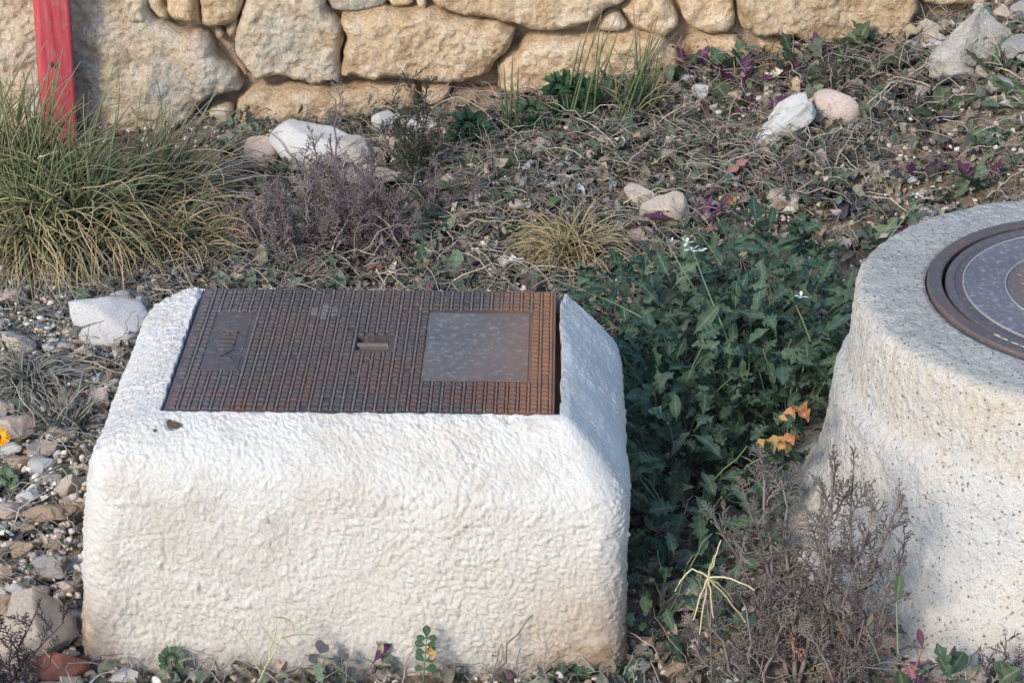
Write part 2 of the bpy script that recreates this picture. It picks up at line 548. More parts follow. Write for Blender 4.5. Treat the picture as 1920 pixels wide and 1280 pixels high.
def mat_multi(name, stops, trans=0.1, rough=0.8, vary=0.3):
    """many small pieces, each its own colour (random per island)"""
    m, nt, out = new_mat(name); k = N(nt)
    r = k.island()
    P = k.n('ShaderNodeNewGeometry').outputs['Position']
    c = k.ramp(r, stops)
    r2 = k.math('FRACT', k.math('MULTIPLY', r, 113.7))
    n = k.noise(P, 150, 3, 0.6)
    c = k.hsv(c, 0.5, k.range(r2, 0, 1, 0.75, 1.1), k.math('MULTIPLY', k.range(r2, 0, 1, 1 - vary, 1 + vary), k.range(n, 0.3, 0.7, 0.75, 1.25)))
    p = k.bsdf(c, rough, 0.15, k.bump(n, 0.003))
    if trans:
        t = k.n('ShaderNodeBsdfTranslucent'); k.link(c, t.inputs[0])
        mx = k.n('ShaderNodeMixShader'); mx.inputs[0].default_value = trans
        k.link(p, mx.inputs[1]); k.link(t.outputs[0], mx.inputs[2]); p = mx.outputs[0]
    k.link(p, out.inputs[0])
    return m

M['rocket_leaf'] = mat_leaf('blue_green_leaf', (0.034, 0.074, 0.046), (0.115, 0.18, 0.105), (0.17, 0.235, 0.16))
M['weed_leaf'] = mat_leaf('weed_leaf', (0.045, 0.075, 0.04), (0.13, 0.18, 0.095), (0.2, 0.24, 0.14), spread_h=0.05)
M['weed_leaf_pale'] = mat_leaf('pale_weed_leaf', (0.13, 0.19, 0.10), (0.24, 0.30, 0.18), (0.3, 0.35, 0.22))
M['mallow_leaf'] = mat_leaf('mallow_leaf', (0.022, 0.06, 0.028), (0.05, 0.105, 0.045), (0.09, 0.15, 0.07))
M['purple_leaf'] = mat_leaf('purple_leaf', (0.075, 0.022, 0.055), (0.16, 0.06, 0.12), (0.2, 0.08, 0.11))
M['pink_leaf'] = mat_leaf('pink_red_leaf', (0.30, 0.10, 0.12), (0.42, 0.20, 0.20), (0.5, 0.28, 0.25))
M['yellow_leaf'] = mat_leaf('yellowed_leaf', (0.40, 0.22, 0.06), (0.55, 0.36, 0.14), (0.6, 0.45, 0.2))
M['silver_leaf'] = mat_leaf('silvery_dead_leaf', (0.26, 0.28, 0.26), (0.46, 0.50, 0.48), None, trans=0.1)
M['tan_leaf'] = mat_leaf('tan_dead_leaf', (0.20, 0.14, 0.085), (0.42, 0.33, 0.22), None, trans=0.15)
M['dark_leaf'] = mat_leaf('purplish_grey_leaf', (0.04, 0.04, 0.045), (0.09, 0.085, 0.09), None, trans=0.1)
M['stem_green'] = mat_leaf('pale_green_stem', (0.12, 0.18, 0.09), (0.22, 0.28, 0.16), trans=0.0)
M['stem_brown'] = mat_leaf('grey_brown_stem', (0.12, 0.095, 0.085), (0.24, 0.20, 0.18), trans=0.0)
M['stem_red'] = mat_leaf('reddish_stem', (0.20, 0.08, 0.07), (0.32, 0.15, 0.13), trans=0.0)
M['frond_grey'] = mat_leaf('grey_brown_frond', (0.13, 0.112, 0.10), (0.26, 0.225, 0.195), trans=0.08, rough=0.8, spread_h=0.02)
M['frond_purple'] = mat_leaf('purple_brown_frond', (0.145, 0.115, 0.115), (0.30, 0.25, 0.24), trans=0.08, rough=0.8, spread_h=0.03)
M['frond_dark'] = mat_leaf('dark_purple_frond', (0.035, 0.024, 0.032), (0.07, 0.05, 0.06), trans=0.05, rough=0.8)
M['frond_green'] = mat_leaf('dark_green_frond', (0.045, 0.055, 0.038), (0.095, 0.10, 0.07), trans=0.08, rough=0.8)
M['frond_red'] = mat_leaf('withered_red_frond', (0.30, 0.13, 0.10), (0.44, 0.24, 0.19), trans=0.08, rough=0.8)
M['blade_green'] = mat_leaf('grass_blade_green', (0.045, 0.085, 0.035), (0.15, 0.215, 0.095), None, trans=0.15, tip=(0.30, 0.27, 0.14))
M['blade_tan'] = mat_leaf('grass_blade_tan', (0.17, 0.155, 0.065), (0.46, 0.38, 0.20), None, trans=0.15, tip=(0.52, 0.41, 0.24))
M['blade_grey'] = mat_leaf('grass_blade_grey', (0.13, 0.145, 0.11), (0.28, 0.29, 0.24), None, trans=0.1, tip=(0.36, 0.33, 0.27))
M['straw_yellow'] = mat_leaf('pale_straw', (0.48, 0.42, 0.24), (0.60, 0.54, 0.34), trans=0.05)
M['petal_white'] = mat_leaf('white_petal', (0.72, 0.72, 0.60), (0.82, 0.82, 0.74), trans=0.2)
M['petal_orange'] = mat_leaf('orange_petal', (0.80, 0.36, 0.01), (0.86, 0.50, 0.03), trans=0.2, spread_h=0.01)
M['flower_disc'] = mat_leaf('dark_flower_disc', (0.10, 0.03, 0.01), (0.16, 0.05, 0.015), trans=0.0)
M['flake'] = mat_rock('pale_flake', [(0.3, (0.55, 0.55, 0.5)), (0.6, (0.72, 0.74, 0.70))], 0.002, 40, 0.05)
M['litter'] = mat_multi('litter_leaves', [(0.0, (0.10, 0.085, 0.062)), (0.2, (0.20, 0.17, 0.125)), (0.36, (0.11, 0.13, 0.08)), (0.52, (0.26, 0.22, 0.16)), (0.64, (0.16, 0.125, 0.10)), (0.76, (0.27, 0.265, 0.215)), (0.88, (0.44, 0.34, 0.22)), (1.0, (0.54, 0.54, 0.46))])
M['litter_green'] = mat_multi('litter_green_leaves', [(0.0, (0.07, 0.10, 0.07)), (0.5, (0.13, 0.165, 0.11)), (0.85, (0.22, 0.25, 0.18)), (1.0, (0.18, 0.09, 0.11))], 0.2, 0.6)
M['twigs'] = mat_multi('dry_twigs_mix', [(0.0, (0.12, 0.10, 0.085)), (0.4, (0.26, 0.22, 0.18)), (0.75, (0.40, 0.34, 0.265)), (1.0, (0.50, 0.43, 0.31))], 0.0)
M['straw'] = mat_multi('grey_straw_mix', [(0.0, (0.14, 0.13, 0.12)), (0.5, (0.30, 0.285, 0.26)), (1.0, (0.47, 0.44, 0.40))], 0.0)
M['gravel'] = mat_multi('gravel_mix', [(0.0, (0.34, 0.27, 0.21)), (0.3, (0.56, 0.46, 0.36)), (0.6, (0.70, 0.62, 0.52)), (0.85, (0.80, 0.76, 0.70)), (1.0, (0.33, 0.16, 0.11))], 0.0, 0.95, 0.15)

# ------------------------------------------------------------------ ground and wall
def axis(lo, hi, fine, a, b, coarse_n):
    return np.concatenate([np.linspace(lo, a, coarse_n, endpoint=False), np.arange(a, b, fine), np.linspace(b, hi, coarse_n)])
xs = axis(-60, 60, 0.016, -1.9, 2.1, 10)
ys = axis(-60, 60, 0.016, 3.2, 6.7, 10)
X, Y = np.meshgrid(xs, ys)
P2 = np.column_stack([X.ravel(), Y.ravel()])
zz = gz(P2[:, 0], P2[:, 1]) + 0.016 * fbm(P2, 7, 4, 3) + 0.006 * noise(P2, 55, 9)
inside = (P2[:, 0] > -1.9) & (P2[:, 0] < 2.1) & (P2[:, 1] > 3.2) & (P2[:, 1] < 6.7)
zz = np.where(inside, zz, gz(P2[:, 0], P2[:, 1]))
gm = mesh_from('ground', np.column_stack([P2, zz]), grid_tris(len(xs), len(ys)), None, True, M['soil'])
add('ground', gm, kind='structure')

def chaikin(P, it=2):
    P = np.asarray(P, float)
    for _ in range(it):
        Q = np.roll(P, -1, 0)
        P = np.stack([0.8 * P + 0.2 * Q, 0.2 * P + 0.8 * Q], 1).reshape(-1, 2)
    return P

def resample(P, n):
    Q = np.vstack([P, P[:1]])
    s = np.concatenate([[0], np.cumsum(np.linalg.norm(np.diff(Q, axis=0), axis=1))])
    t = np.linspace(0, s[-1], n, endpoint=False)
    return np.column_stack([np.interp(t, s, Q[:, 0]), np.interp(t, s, Q[:, 1])])

WALL_Y = 6.50
from mathutils.geometry import delaunay_2d_cdt

def stone_mesh(poly_xz, bulge, seed, mat, step=0.0085, back=0.16):
    """a quarried stone: its outline in the wall plane, a rounded grainy face on an even mesh, sides running back into the wall"""
    P = np.asarray(poly_xz, float)
    A = 0.5 * np.sum(P[:, 0] * np.roll(P[:, 1], -1) - np.roll(P[:, 0], -1) * P[:, 1])
    if A < 0:
        P = P[::-1]
    c = P.mean(0)
    size = min(np.ptp(P[:, 0]), np.ptp(P[:, 1]))
    per = np.linalg.norm(np.roll(P, -1, 0) - P, axis=1).sum()
    n = int(max(28, per / step))
    B = resample(chaikin(P, 1), n)
    Bq = B + seed * 5.3
    B = B + 0.085 * min(size, .22) * np.column_stack([fbm(Bq, 16, 3, seed + 3), fbm(Bq, 16, 3, seed + 8)])
    tan = np.roll(B, -1, 0) - np.roll(B, 1, 0)
    tan /= np.linalg.norm(tan, axis=1, keepdims=True) + 1e-9
    inn = np.column_stack([-tan[:, 1], tan[:, 0]])
    e = min(.034, .30 * size)
    gx = np.arange(B[:, 0].min(), B[:, 0].max(), step); gy = np.arange(B[:, 1].min(), B[:, 1].max(), step * .87)
    X, Y = np.meshgrid(gx, gy)
    X = X + (np.arange(len(gy)) % 2)[:, None] * step * .5
    Q = np.column_stack([X.ravel(), Y.ravel()]) + rng.normal(0, step * .12, (X.size, 2))
    x, y = Q[:, 0][:, None], Q[:, 1][:, None]
    x1, y1 = B[:, 0][None], B[:, 1][None]; x2, y2 = np.roll(B, -1, 0)[:, 0][None], np.roll(B, -1, 0)[:, 1][None]
    cross = ((y1 > y) != (y2 > y)) & (x < (x2 - x1) * (y - y1) / (y2 - y1 + 1e-12) + x1)
    ins = cross.sum(1) % 2 == 1
    dist = np.sqrt(((Q[:, None, :] - B[None]) ** 2).sum(2)).min(1)
    Q = Q[ins & (dist > step * 1.05)]
    rim = B + inn * step * .45
    co = [Vector(p) for p in np.vstack([B, rim, Q])]
    vo, _, fo, orig, _, _ = delaunay_2d_cdt(co, [(k, (k + 1) % n) for k in range(n)], [], 1, 1e-7)
    F = np.array([(f[0], f[k], f[k + 1]) for f in fo for k in range(1, len(f) - 1)])
    V2 = np.array([p[:] for p in vo])
    dist = np.sqrt(((V2[:, None, :] - B[None]) ** 2).sum(2)).min(1)
    k = np.clip(1 - dist / e, 0, 1)
    h = 0.62 * bulge * (1 - k ** 1.9) ** (1 / 2.2)
    W = np.column_stack([V2[:, 0], -h, V2[:, 1]])
    Pn = W + seed * 3.1
    amp = min(1.0, size / .16) * (0.3 + 0.7 * np.clip(dist / .02, 0, 1))
    W[:, 1] -= amp * (0.024 * fbm(Pn, 6, 2, seed) + 0.013 * (np.abs(fbm(Pn, 12, 2, seed + 5)) * 1.6 - .4) + 0.0070 * fbm(Pn, 46, 2, seed + 9) + 0.0062 * noise(Pn, 100, seed + 15))
    W[:, 0] += amp * 0.003 * noise(Pn, 60, seed + 21); W[:, 2] += amp * 0.003 * noise(Pn, 60, seed + 31)
    # sides: the boundary vertices of the face in order, extruded back
    d0 = ((V2[:, None, :] - B[None]) ** 2).sum(2).argmin(0)
    m = len(W)
    side = np.vstack([W[d0], np.column_stack([B[:, 0], np.full(n, .02), B[:, 1]]), np.column_stack([B[:, 0], np.full(n, back), B[:, 1]])])
    T = np.vstack([F[:, ::-1] * 1, (grid_tris(n, 3, True) + m)[:, ::-1]])
    W = np.vstack([W, side]) - [c[0], 0, c[1]]
    # face the camera
    f0 = F[len(F) // 2]
    nr = np.cross(W[f0[1]] - W[f0[0]], W[f0[2]] - W[f0[0]])
    T = np.vstack([F if nr[1] < 0 else F[:, ::-1], grid_tris(n, 3, True)[:, ::-1] + m])
    return mesh_from('stone', W, T, None, True, mat), np.array([c[0], 0, c[1]])

wall = root('stone_wall', 'rough dry wall of ochre and cream stones along the back', 'wall', (0, WALL_Y, 0))
STONES = [  # outline in photograph pixels, bulge in metres, kind
    ('wall_stone_pale', .13, [(-90, -60), (272, -60), (285, 2), (300, 42), (345, 50), (385, 52), (398, 84), (440, 122), (465, 154), (440, 170), (392, 184), (362, 214), (330, 240), (240, 256), (90, 262), (-90, 250)]),
    ('wall_stone', .08, [(262, -40), (275, 2), (298, 28), (322, 36), (327, 26), (312, 5), (305, -40)]),
    ('wall_stone', .10, [(308, -40), (312, 8), (328, 30), (352, 34), (379, 42), (373, 10), (371, -40)]),
    ('wall_stone', .10, [(375, -40), (377, 10), (385, 43), (406, 47), (431, 41), (449, 18), (464, -40)]),
    ('wall_stone_brown', .05, [(430, 42), (448, 26), (447, 58), (434, 70), (423, 56)]),
    ('wall_stone_brown', .04, [(403, 56), (415, 52), (424, 64), (416, 74), (405, 68)]),
    ('wall_stone_brown', .04, [(434, 88), (446, 100), (466, 132), (464, 142), (452, 128), (438, 104)]),
    ('wall_stone_pale', .13, [(468, -50), (462, 0), (450, 22), (444, 46), (441, 76), (449, 100), (466, 130), (480, 146), (505, 143), (530, 138), (560, 150), (600, 152), (625, 146), (645, 147), (643, 92), (640, 42), (622, 16), (606, -5), (606, -50)]),
    ('wall_stone_pale', .08, [(612, -45), (610, -4), (624, 12), (644, 17), (700, 13), (726, 10), (728, -45)]),
    ('wall_stone', .06, [(732, -45), (730, 8), (752, 12), (770, 10), (778, 0), (776, -45)]),
    ('wall_stone', .05, [(781, -30), (780, 4), (794, 18), (802, 10), (800, -30)]),
    ('wall_stone', .13, [(645, 22), (653, 16), (717, 14), (801, 17), (855, 22), (895, 33), (926, 36), (953, 39), (969, 47), (969, 66), (962, 82), (935, 112), (918, 130), (890, 147), (855, 144), (828, 150), (801, 147), (758, 138), (674, 141), (649, 139), (648, 111), (646, 67)]),
    ('wall_stone', .12, [(804, -50), (808, 2), (842, 11), (875, 25), (926, 29), (962, 36), (989, 50), (1043, 51), (1080, 41), (1115, 36), (1133, 12), (1162, 6), (1172, -5), (1172, -50)]),
    ('wall_stone', .14, [(997, 65), (1014, 57), (1060, 56), (1117, 58), (1164, 57), (1191, 61), (1231, 62), (1255, 71), (1275, 86), (1278, 112), (1248, 128), (1200, 150), (1164, 172), (1110, 183), (1010, 178), (962, 171), (935, 161), (935, 114), (963, 92)]),
    ('wall_stone_pale', .07, [(1118, 39), (1144, 18), (1161, 21), (1178, 45), (1168, 53), (1124, 54)]),
    ('wall_stone', .10, [(1166, 14), (1178, 2), (1200, -20), (1252, -20), (1262, 6), (1279, 35), (1255, 62), (1238, 69), (1224, 61), (1186, 46)]),
    ('wall_stone', .09, [(1256, -45), (1264, 0), (1285, 36), (1305, 49), (1337, 56), (1361, 50), (1379, 38), (1377, -45)]),
    ('wall_stone', .15, [(1382, -55), (1381, 40), (1408, 56), (1482, 64), (1502, 74), (1522, 86), (1582, 90), (1630, 92), (1668, 86), (1690, 60), (1703, 34), (1714, 8), (1712, -55)]),
    ('wall_stone', .10, [(1284, 72), (1314, 62), (1374, 59), (1390, 75), (1401, 95), (1387, 108), (1347, 120), (1317, 120), (1298, 102)]),
    ('wall_stone', .06, [(1418, 74), (1440, 66), (1480, 70), (1500, 80), (1490, 98), (1450, 106), (1424, 96)]),
    ('wall_stone_pale', .05, [(1495, 102), (1508, 90), (1535, 88), (1548, 98), (1530, 118), (1500, 120)]),
    ('wall_stone', .06, [(1716, -40), (1722, 0), (1760, 8), (1800, 6), (1850, 10), (1870, -40)]),
    ('wall_stone', .12, [(446, 181), (460, 169), (479, 161), (512, 155), (550, 154), (590, 156), (640, 155), (680, 152), (720, 154), (760, 152), (784, 153), (786, 186), (770, 204), (720, 226), (670, 234), (590, 236), (540, 246), (480, 250), (450, 240), (440, 226), (441, 198)]),
    ('wall_stone', .10, [(790, 154), (820, 152), (842, 153), (849, 162), (840, 180), (810, 192), (792, 186)]),
    ('wall_stone_brown', .22, [(806, 200), (850, 170), (930, 168), (1010, 182), (1060, 190), (1076, 230), (1060, 300), (980, 310), (880, 310), (830, 290), (812, 240)]),
    ('wall_stone_pale', .08, [(388, 202), (400, 192), (430, 192), (438, 200), (436, 222), (422, 234), (400, 228)]),
    ('wall_stone_brown', .09, [(345, 244), (375, 218), (400, 232), (430, 238), (440, 260), (410, 282), (360, 284)]),
    ('wall_stone_brown', .06, [(1290, 124), (1340, 124), (1396, 112), (1430, 108), (1440, 150), (1290, 170)]),
]
for i, (mt, bul, poly) in enumerate(STONES):
    q = np.array([on_y(px, py, WALL_Y) for px, py in poly])
    me, org = stone_mesh(q[:, [0, 2]], bul, i + 1, M[mt])
    add('stone', me, wall, loc=(org[0], 0, org[2]))
# the wall goes on beyond the frame: rougher courses to both sides and above
def filler(x0, x1, z0, z1, seed):
    w, h = x1 - x0, z1 - z0
    a = [(x0 + .02 * w, z0 + .1 * h), (x0 + .5 * w, z0 + .02 * h), (x1 - .03 * w, z0 + .08 * h), (x1, z0 + .5 * h), (x1 - .06 * w, z1 - .06 * h), (x0 + .5 * w, z1), (x0 + .07 * w, z1 - .05 * h), (x0, z0 + .5 * h)]
    me, org = stone_mesh(np.array(a) + 0.015 * rng.normal(size=(8, 2)), .10, seed, M[random.choice(['wall_stone', 'wall_stone', 'wall_stone_pale'])], 0.022)
    add('stone', me, wall, loc=(org[0], 0, org[2]))
sd = 100
for zl, zh in ((-0.05, 0.2), (0.2, 0.48)):
    for xa, xb in ((-3.2, -1.78), (1.98, 3.3)):
        x = xa
        while x < xb - 0.1:
            w = min(rng.uniform(.3, .5), xb - x)
            filler(x, x + w - .01, zl, zh, sd); sd += 1
            x += w
for zl, zh in ((0.48, 0.74), (0.74, 0.98)):
    x = -3.2
    while x < 3.3:
        w = rng.uniform(.32, .55)
        filler(x, x + w - .01, zl, zh, sd); sd += 1
        x += w
core = Geo()
box_geo(core, -3.25, 3.4, 0.032, 0.50, -0.2, 0.96)
add('rubble_core', core.mesh('rubble_core', M['wall_stone_brown'], False), wall)

# ------------------------------------------------------------------ concrete chamber with iron cover
HW, HD = 0.3635, 0.2675      # half size of the iron cover
def rounded_rect(x0, x1, y0, y1, r, n_side, n_arc):
    """counter-clockwise; returns points and the matching point on a sharp rectangle's border fraction"""
    pts, key = [], []
    cs = [(x1 - r, y0 + r, -90), (x1 - r, y1 - r, 0), (x0 + r, y1 - r, 90), (x0 + r, y0 + r, 180)]
    ends = [(x1, y0), (x1, y1), (x0, y1), (x0, y0)]
    for k in range(4):
        cx, cy, a0 = cs[k]
        for j in range(n_arc):
            a = R(a0 + 90 * j / n_arc)
            pts.append((cx + r * math.cos(a), cy + r * math.sin(a))); key.append((k, 0.0))
        nx, ny, na = cs[(k + 1) % 4]
        sx, sy = cx + r * math.cos(R(a0 + 90)), cy + r * math.sin(R(a0 + 90))
        ex, ey = nx + r * math.cos(R(na)), ny + r * math.sin(R(na))
        m = n_side[k % 2]
        for j in range(m):
            t = j / m
            pts.append((sx + (ex - sx) * t, sy + (ey - sy) * t)); key.append((k, t))
    return np.array(pts), key

def build_block():
    S, key = rounded_rect(-0.493, 0.502, -0.383, 0.335, 0.065, (255, 365), 26)
    g = 0.006
    oc = [(HW + 0.011, -HD - g), (HW + 0.011, HD + .003), (-HW - g, HD + .003), (-HW - g, -HD - g)]
    O = np.array([np.array(oc[k]) * (1 - t) + np.array(oc[(k + 1) % 4]) * t for k, t in key])
    n = len(S)
    drop = 0.055 + 0.075 * smooth01(-0.45, 0.48, S[:, 0]) - 0.02 * smooth01(-0.1, 0.4, S[:, 1])
    drop += 0.035 * smooth01(0.20, 0.33, S[:, 1])
    Bs = S.copy()
    Bs[:, 0] -= 0.055 * smooth01(0.1, -0.49, S[:, 0])
    Bs[:, 1] -= 0.006
    K1, K2 = 58, 168
    L = []
    for v in np.linspace(0, 1, K1):
        pw = 1.45 - 0.35 * smooth01(0.2, 0.45, S[:, 0]) - 0.5 * smooth01(0.30, 0.33, S[:, 1])
        L.append(np.column_stack([O + (S - O) * v, -drop * v ** pw]))
    for v in np.linspace(0, 1, K2)[1:]:
        zb = -0.56
        L.append(np.column_stack([S + (Bs - S) * v, -drop + (zb + drop) * v]))
    A = np.array(L)
    # round the shoulder
    lo, hi = K1 - 34, K1 + 44
    for _ in range(170):
        A[lo:hi] = 0.5 * A[lo:hi] + 0.25 * (A[lo - 1:hi - 1] + A[lo + 1:hi + 1])
    # and the rim of the opening
    inner = [np.column_stack([O, np.full(n, -0.09)]), np.column_stack([O, np.full(n, -0.03)]), np.column_stack([O, np.full(n, -0.008)])]
    du = np.roll(A, -1, 1) - np.roll(A, 1, 1)
    dv = np.gradient(A, axis=0)
    nr = np.cross(du, dv)
    nr /= np.linalg.norm(nr, axis=2, keepdims=True) + 1e-12
    if nr[K1 + 60, 60, :] @ np.array([*S[60], 0]) < 0:
        nr = -nr
    Pf = A.reshape(-1, 3)
    nx = nr.reshape(-1, 3)
    # hand-thrown render: worm-like crumbs, fewer on the floated right facet
    worm = 1 - np.abs(fbm(Pf, 62, 2, 11))
    worm2 = 1 - np.abs(noise(Pf, 120, 13))
    flk = smooth01(0.10, 0.24, noise(Pf, 92, 71)) * 0.0013 + smooth01(0.08, 0.24, noise(Pf, 150, 72)) * 0.0017 + smooth01(0.10, 0.28, noise(Pf, 215, 73)) * 0.0015
    d = 0.0003 * (worm - 0.8) + 0.0009 * (worm2 - 0.75) + flk + 0.0014 * noise(Pf, 250, 31)
    lum = np.maximum(0, noise(Pf, 60, 47) - 0.62) * 0.012
    facet = smooth01(0.33, 0.42, Pf[:, 0]) * smooth01(-0.20, -0.05, Pf[:, 2])
    thrown = 0.75 + 0.45 * smooth01(-0.35, 0.35, fbm(Pf, 6, 3, 61))
    d = (d + lum) * thrown * (1 - 0.60 * facet)
    d += 0.009 * fbm(Pf, 5, 2, 41) + 0.0012 * fbm(Pf, 26, 2, 44)
    d += 0.004 * fbm(Pf, 18, 2, 43) * smooth01(-0.3, -0.5, Pf[:, 2])
    rim = np.repeat(np.minimum(1, np.arange(len(A)) / 6.0), n)
    Pf = Pf + nx * (d * (0.25 + 0.75 * rim))[:, None]
    # pits and stuck pebbles seen in the render
    def mark(px, py, r, h):
        nonlocal Pf
        loc = on_block(px, py)
        dd = np.linalg.norm(Pf - loc, axis=1)
        Pf = Pf + nx * (h * np.exp(-(dd / r) ** 2))[:, None]
    mark(325, 795, .009, -.018); mark(318, 788, .006, -.012); mark(953, 789, .008, -.014); mark(338, 793, .005, -.012)
    mark(540, 1112, .012, .006); mark(845, 1020, .010, .007); mark(1045, 1005, .008, -.006); mark(735, 1120, .010, .006)
    # hairline cracks low on the left and on the right facet
    def crack(pts):
        nonlocal Pf
        q = np.array([on_block(*p) for p in pts])
        best = np.full(len(Pf), 9.0)
        for a, b in zip(q[:-1], q[1:]):
            ab = b - a
            t = np.clip(((Pf - a) @ ab) / (ab @ ab), 0, 1)
            best = np.minimum(best, np.linalg.norm(Pf - (a + t[:, None] * ab), axis=1))
        Pf = Pf - nx * (0.0045 * np.exp(-(best / 0.0028) ** 2))[:, None]
    crack([(200, 1018), (270, 1006), (310, 1002), (345, 995)]); crack([(310, 1002), (308, 1030), (313, 1050)]); crack([(240, 1062), (270, 1062), (318, 1060)])
    crack([(1065, 745), (1110, 758), (1140, 772), (1180, 788)])
    # the render laps unevenly round the cover
    ring0 = np.repeat(np.clip(1 - np.arange(len(A)) / 5.0, 0, 1), n)
    wob = np.column_stack([fbm(Pf, 45, 3, 83), fbm(Pf, 45, 3, 87), 0.5 * fbm(Pf, 60, 2, 91)]) * 0.0052
    Pf = Pf + wob * ring0[:, None]
    Pf[:, 2] -= 0.016 * smooth01(0.20, 0.262, Pf[:, 1]) * ring0
    for q_ in inner:
        q_[:, :2] = Pf[:n, :2]
    A2 = np.vstack([*inner, Pf])
    return mesh_from('concrete_body', A2, grid_tris(n, len(A) + 3, True), None, True, M['stucco'])

def on_block(px, py):
    """photograph pixel -> point on the chamber's front or top, in the chamber's own frame"""
    p = on_z(px, py, BLK_Z - 0.03)
    for _ in range(8):                       # settle on the sloping shoulder
        lx, ly = p[0] - BLK_C[0], p[1] - BLK_C[1]
        dr = 0.055 + 0.075 * float(smooth01(-0.45, 0.48, lx))
        t = min(1.0, max(0.0, (-HD - ly) / 0.115))
        p = 0.5 * p + 0.5 * on_z(px, py, BLK_Z - dr * t ** 1.4)
    if p[1] < 3.56:
        p = on_y(px, py, 3.548)
    d = p - np.array([*BLK_C, BLK_Z])
    c, s = math.cos(-BLK_YAW), math.sin(-BLK_YAW)
    return np.array([c * d[0] - s * d[1], s * d[0] + c * d[1], d[2]])

blk = root('utility_chamber', 'whitewashed rough concrete block holding the rectangular rusty iron cover', 'concrete chamber', (BLK_C[0], BLK_C[1], BLK_Z), None, BLK_YAW)
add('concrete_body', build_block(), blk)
fr = Geo()
t_ = 0.012
for (a, b, c, d) in ((-HW - .005, HW + .010, -HD - .005, -HD + t_), (-HW - .005, HW + .010, HD - t_, HD + .005)):
    box_geo(fr, a, b, c, d, -0.10, -0.055)
for (a, b) in ((-HW - .005, -HW + t_), (HW - t_, HW + .010)):
    box_geo(fr, a, b, -HD + t_ + .001, HD - t_ - .001, -0.10, -0.055)
add('seating_frame', fr.mesh('seating_frame', M['iron'], False), blk)
fl = Geo()
box_geo(fl, -HW - .004, HW + .014, -HD - .004, HD + .004, -0.14, -0.105)
add('chamber_floor', fl.mesh('chamber_floor', M['soil'], False), blk)

cov = root('iron_access_cover', 'rectangular rusty cast iron cover with brick-like tread in the white block', 'access cover', (BLK_C[0], BLK_C[1], BLK_Z), None, BLK_YAW)
SLOT = (-0.028, 0.036, -0.006, 0.052)        # recess with the lifting bar
pg = Geo()
zt = -0.004
def plate_piece(x0, x1, y0, y1):
    box_geo(pg, x0, x1, y0, y1, -0.050, zt, 0.0)
plate_piece(-HW, SLOT[0], -HD, HD)
plate_piece(SLOT[1], HW, -HD, HD)
plate_piece(SLOT[0] + .0002, SLOT[1] - .0002, -HD, SLOT[2])
plate_piece(SLOT[0] + .0002, SLOT[1] - .0002, SLOT[3], HD)
add('plate', pg.mesh('plate', M['iron'], False), cov)
sg = Geo(); box_geo(sg, SLOT[0] - .003, SLOT[1] + .003, SLOT[2] - .003, SLOT[3] + .003, -0.062, -0.0505)
add('lifting_recess', sg.mesh('lifting_recess', M['iron'], False), cov)
bg = Geo(); box_geo(bg, SLOT[0] + .0005, SLOT[1] - .0005, 0.016, 0.028, -0.022, -0.0045, .002)
add('lifting_bar', bg.mesh('lifting_bar', M['iron_tread'], False), cov)
PAN = (0.108, 0.312, -0.135, 0.160)           # smooth panel on the right
PAN2 = (-0.318, -0.248, -0.10, 0.155)         # smaller marked panel on the left
tg, rg = Geo(), Geo()
NX, NY = 35, 30
dx, dy = 2 * (HW - .006) / NX, 2 * (HD - .006) / NY
def clash(x0, x1, y0, y1, q, m=0.001):
    return x1 > q[0] - m and x0 < q[1] + m and y1 > q[2] - m and y0 < q[3] + m
for i in range(NX):
    x0 = -HW + .006 + i * dx
    for j in range(NY):
        y0 = -HD + .006 + j * dy
        a, b, c, d = x0 + .0022, x0 + dx - .0058, y0 + .0022, y0 + dy - .0022
        a += rng.normal(0, .0004); d += rng.normal(0, .0004)
        if not any(clash(a, b, c, d, q) for q in (PAN, PAN2, SLOT)) and rng.random() > .015:
            wear = .0016 * float(noise(np.array([[x0, y0, 0]]), 9, 77)[0])
            box_geo(tg, a, b, c, d, zt - .0005, zt + .0040 + wear + rng.normal(0, .0004), .0016)
        a2, b2 = x0 + dx - .0040, x0 + dx + .0004
        if not any(clash(a2, b2, y0, y0 + dy, q) for q in (PAN, PAN2, SLOT)):
            box_geo(rg, a2, b2, y0 + .0006, y0 + dy - .0006, zt - .0005, zt + .0036, .001)
o = add('tread_block', tg.mesh('tread_block', M['iron'], False), cov, kind='stuff')
o = add('tread_rib', rg.mesh('tread_rib', M['iron_tread'], False), cov, kind='stuff')
q = Geo(); box_geo(q, PAN[0], PAN[1], PAN[2], PAN[3], zt - .0005, zt + .0018, .0008)
add('smooth_panel', q.mesh('smooth_panel', M['iron_panel'], False), cov)
q = Geo(); box_geo(q, PAN2[0], PAN2[1], PAN2[2], PAN2[3], zt - .0005, zt + .0008, .0004)
add('marked_panel', q.mesh('marked_panel', M['iron'], False), cov)
mg = Geo()                                     # the worn cast marks on that panel, read from the side
zb = zt + .0008
cx0 = -0.283
for (xa, xb, ya, yb) in ((-.014, .000, .052, .058), (.003, .016, .052, .058), (-.014, .016, .064, .067), (-.014, -.011, .053, .066), (.013, .016, .053, .066),
                         (-.014, .016, .036, .042), (-.014, .016, .018, .024), (-.014, .016, .000, .006), (.011, .016, .001, .023),
                         (-.014, .016, -.016, -.011), (-.014, .016, -.054, -.049)):
    box_geo(mg, cx0 + xa, cx0 + xb, ya, yb, zb - .0005, zb + .0028, .0008)
V = np.array([(-.014, -.049), (-.006, -.049), (.016, -.016), (.008, -.016)]) + [cx0, 0]
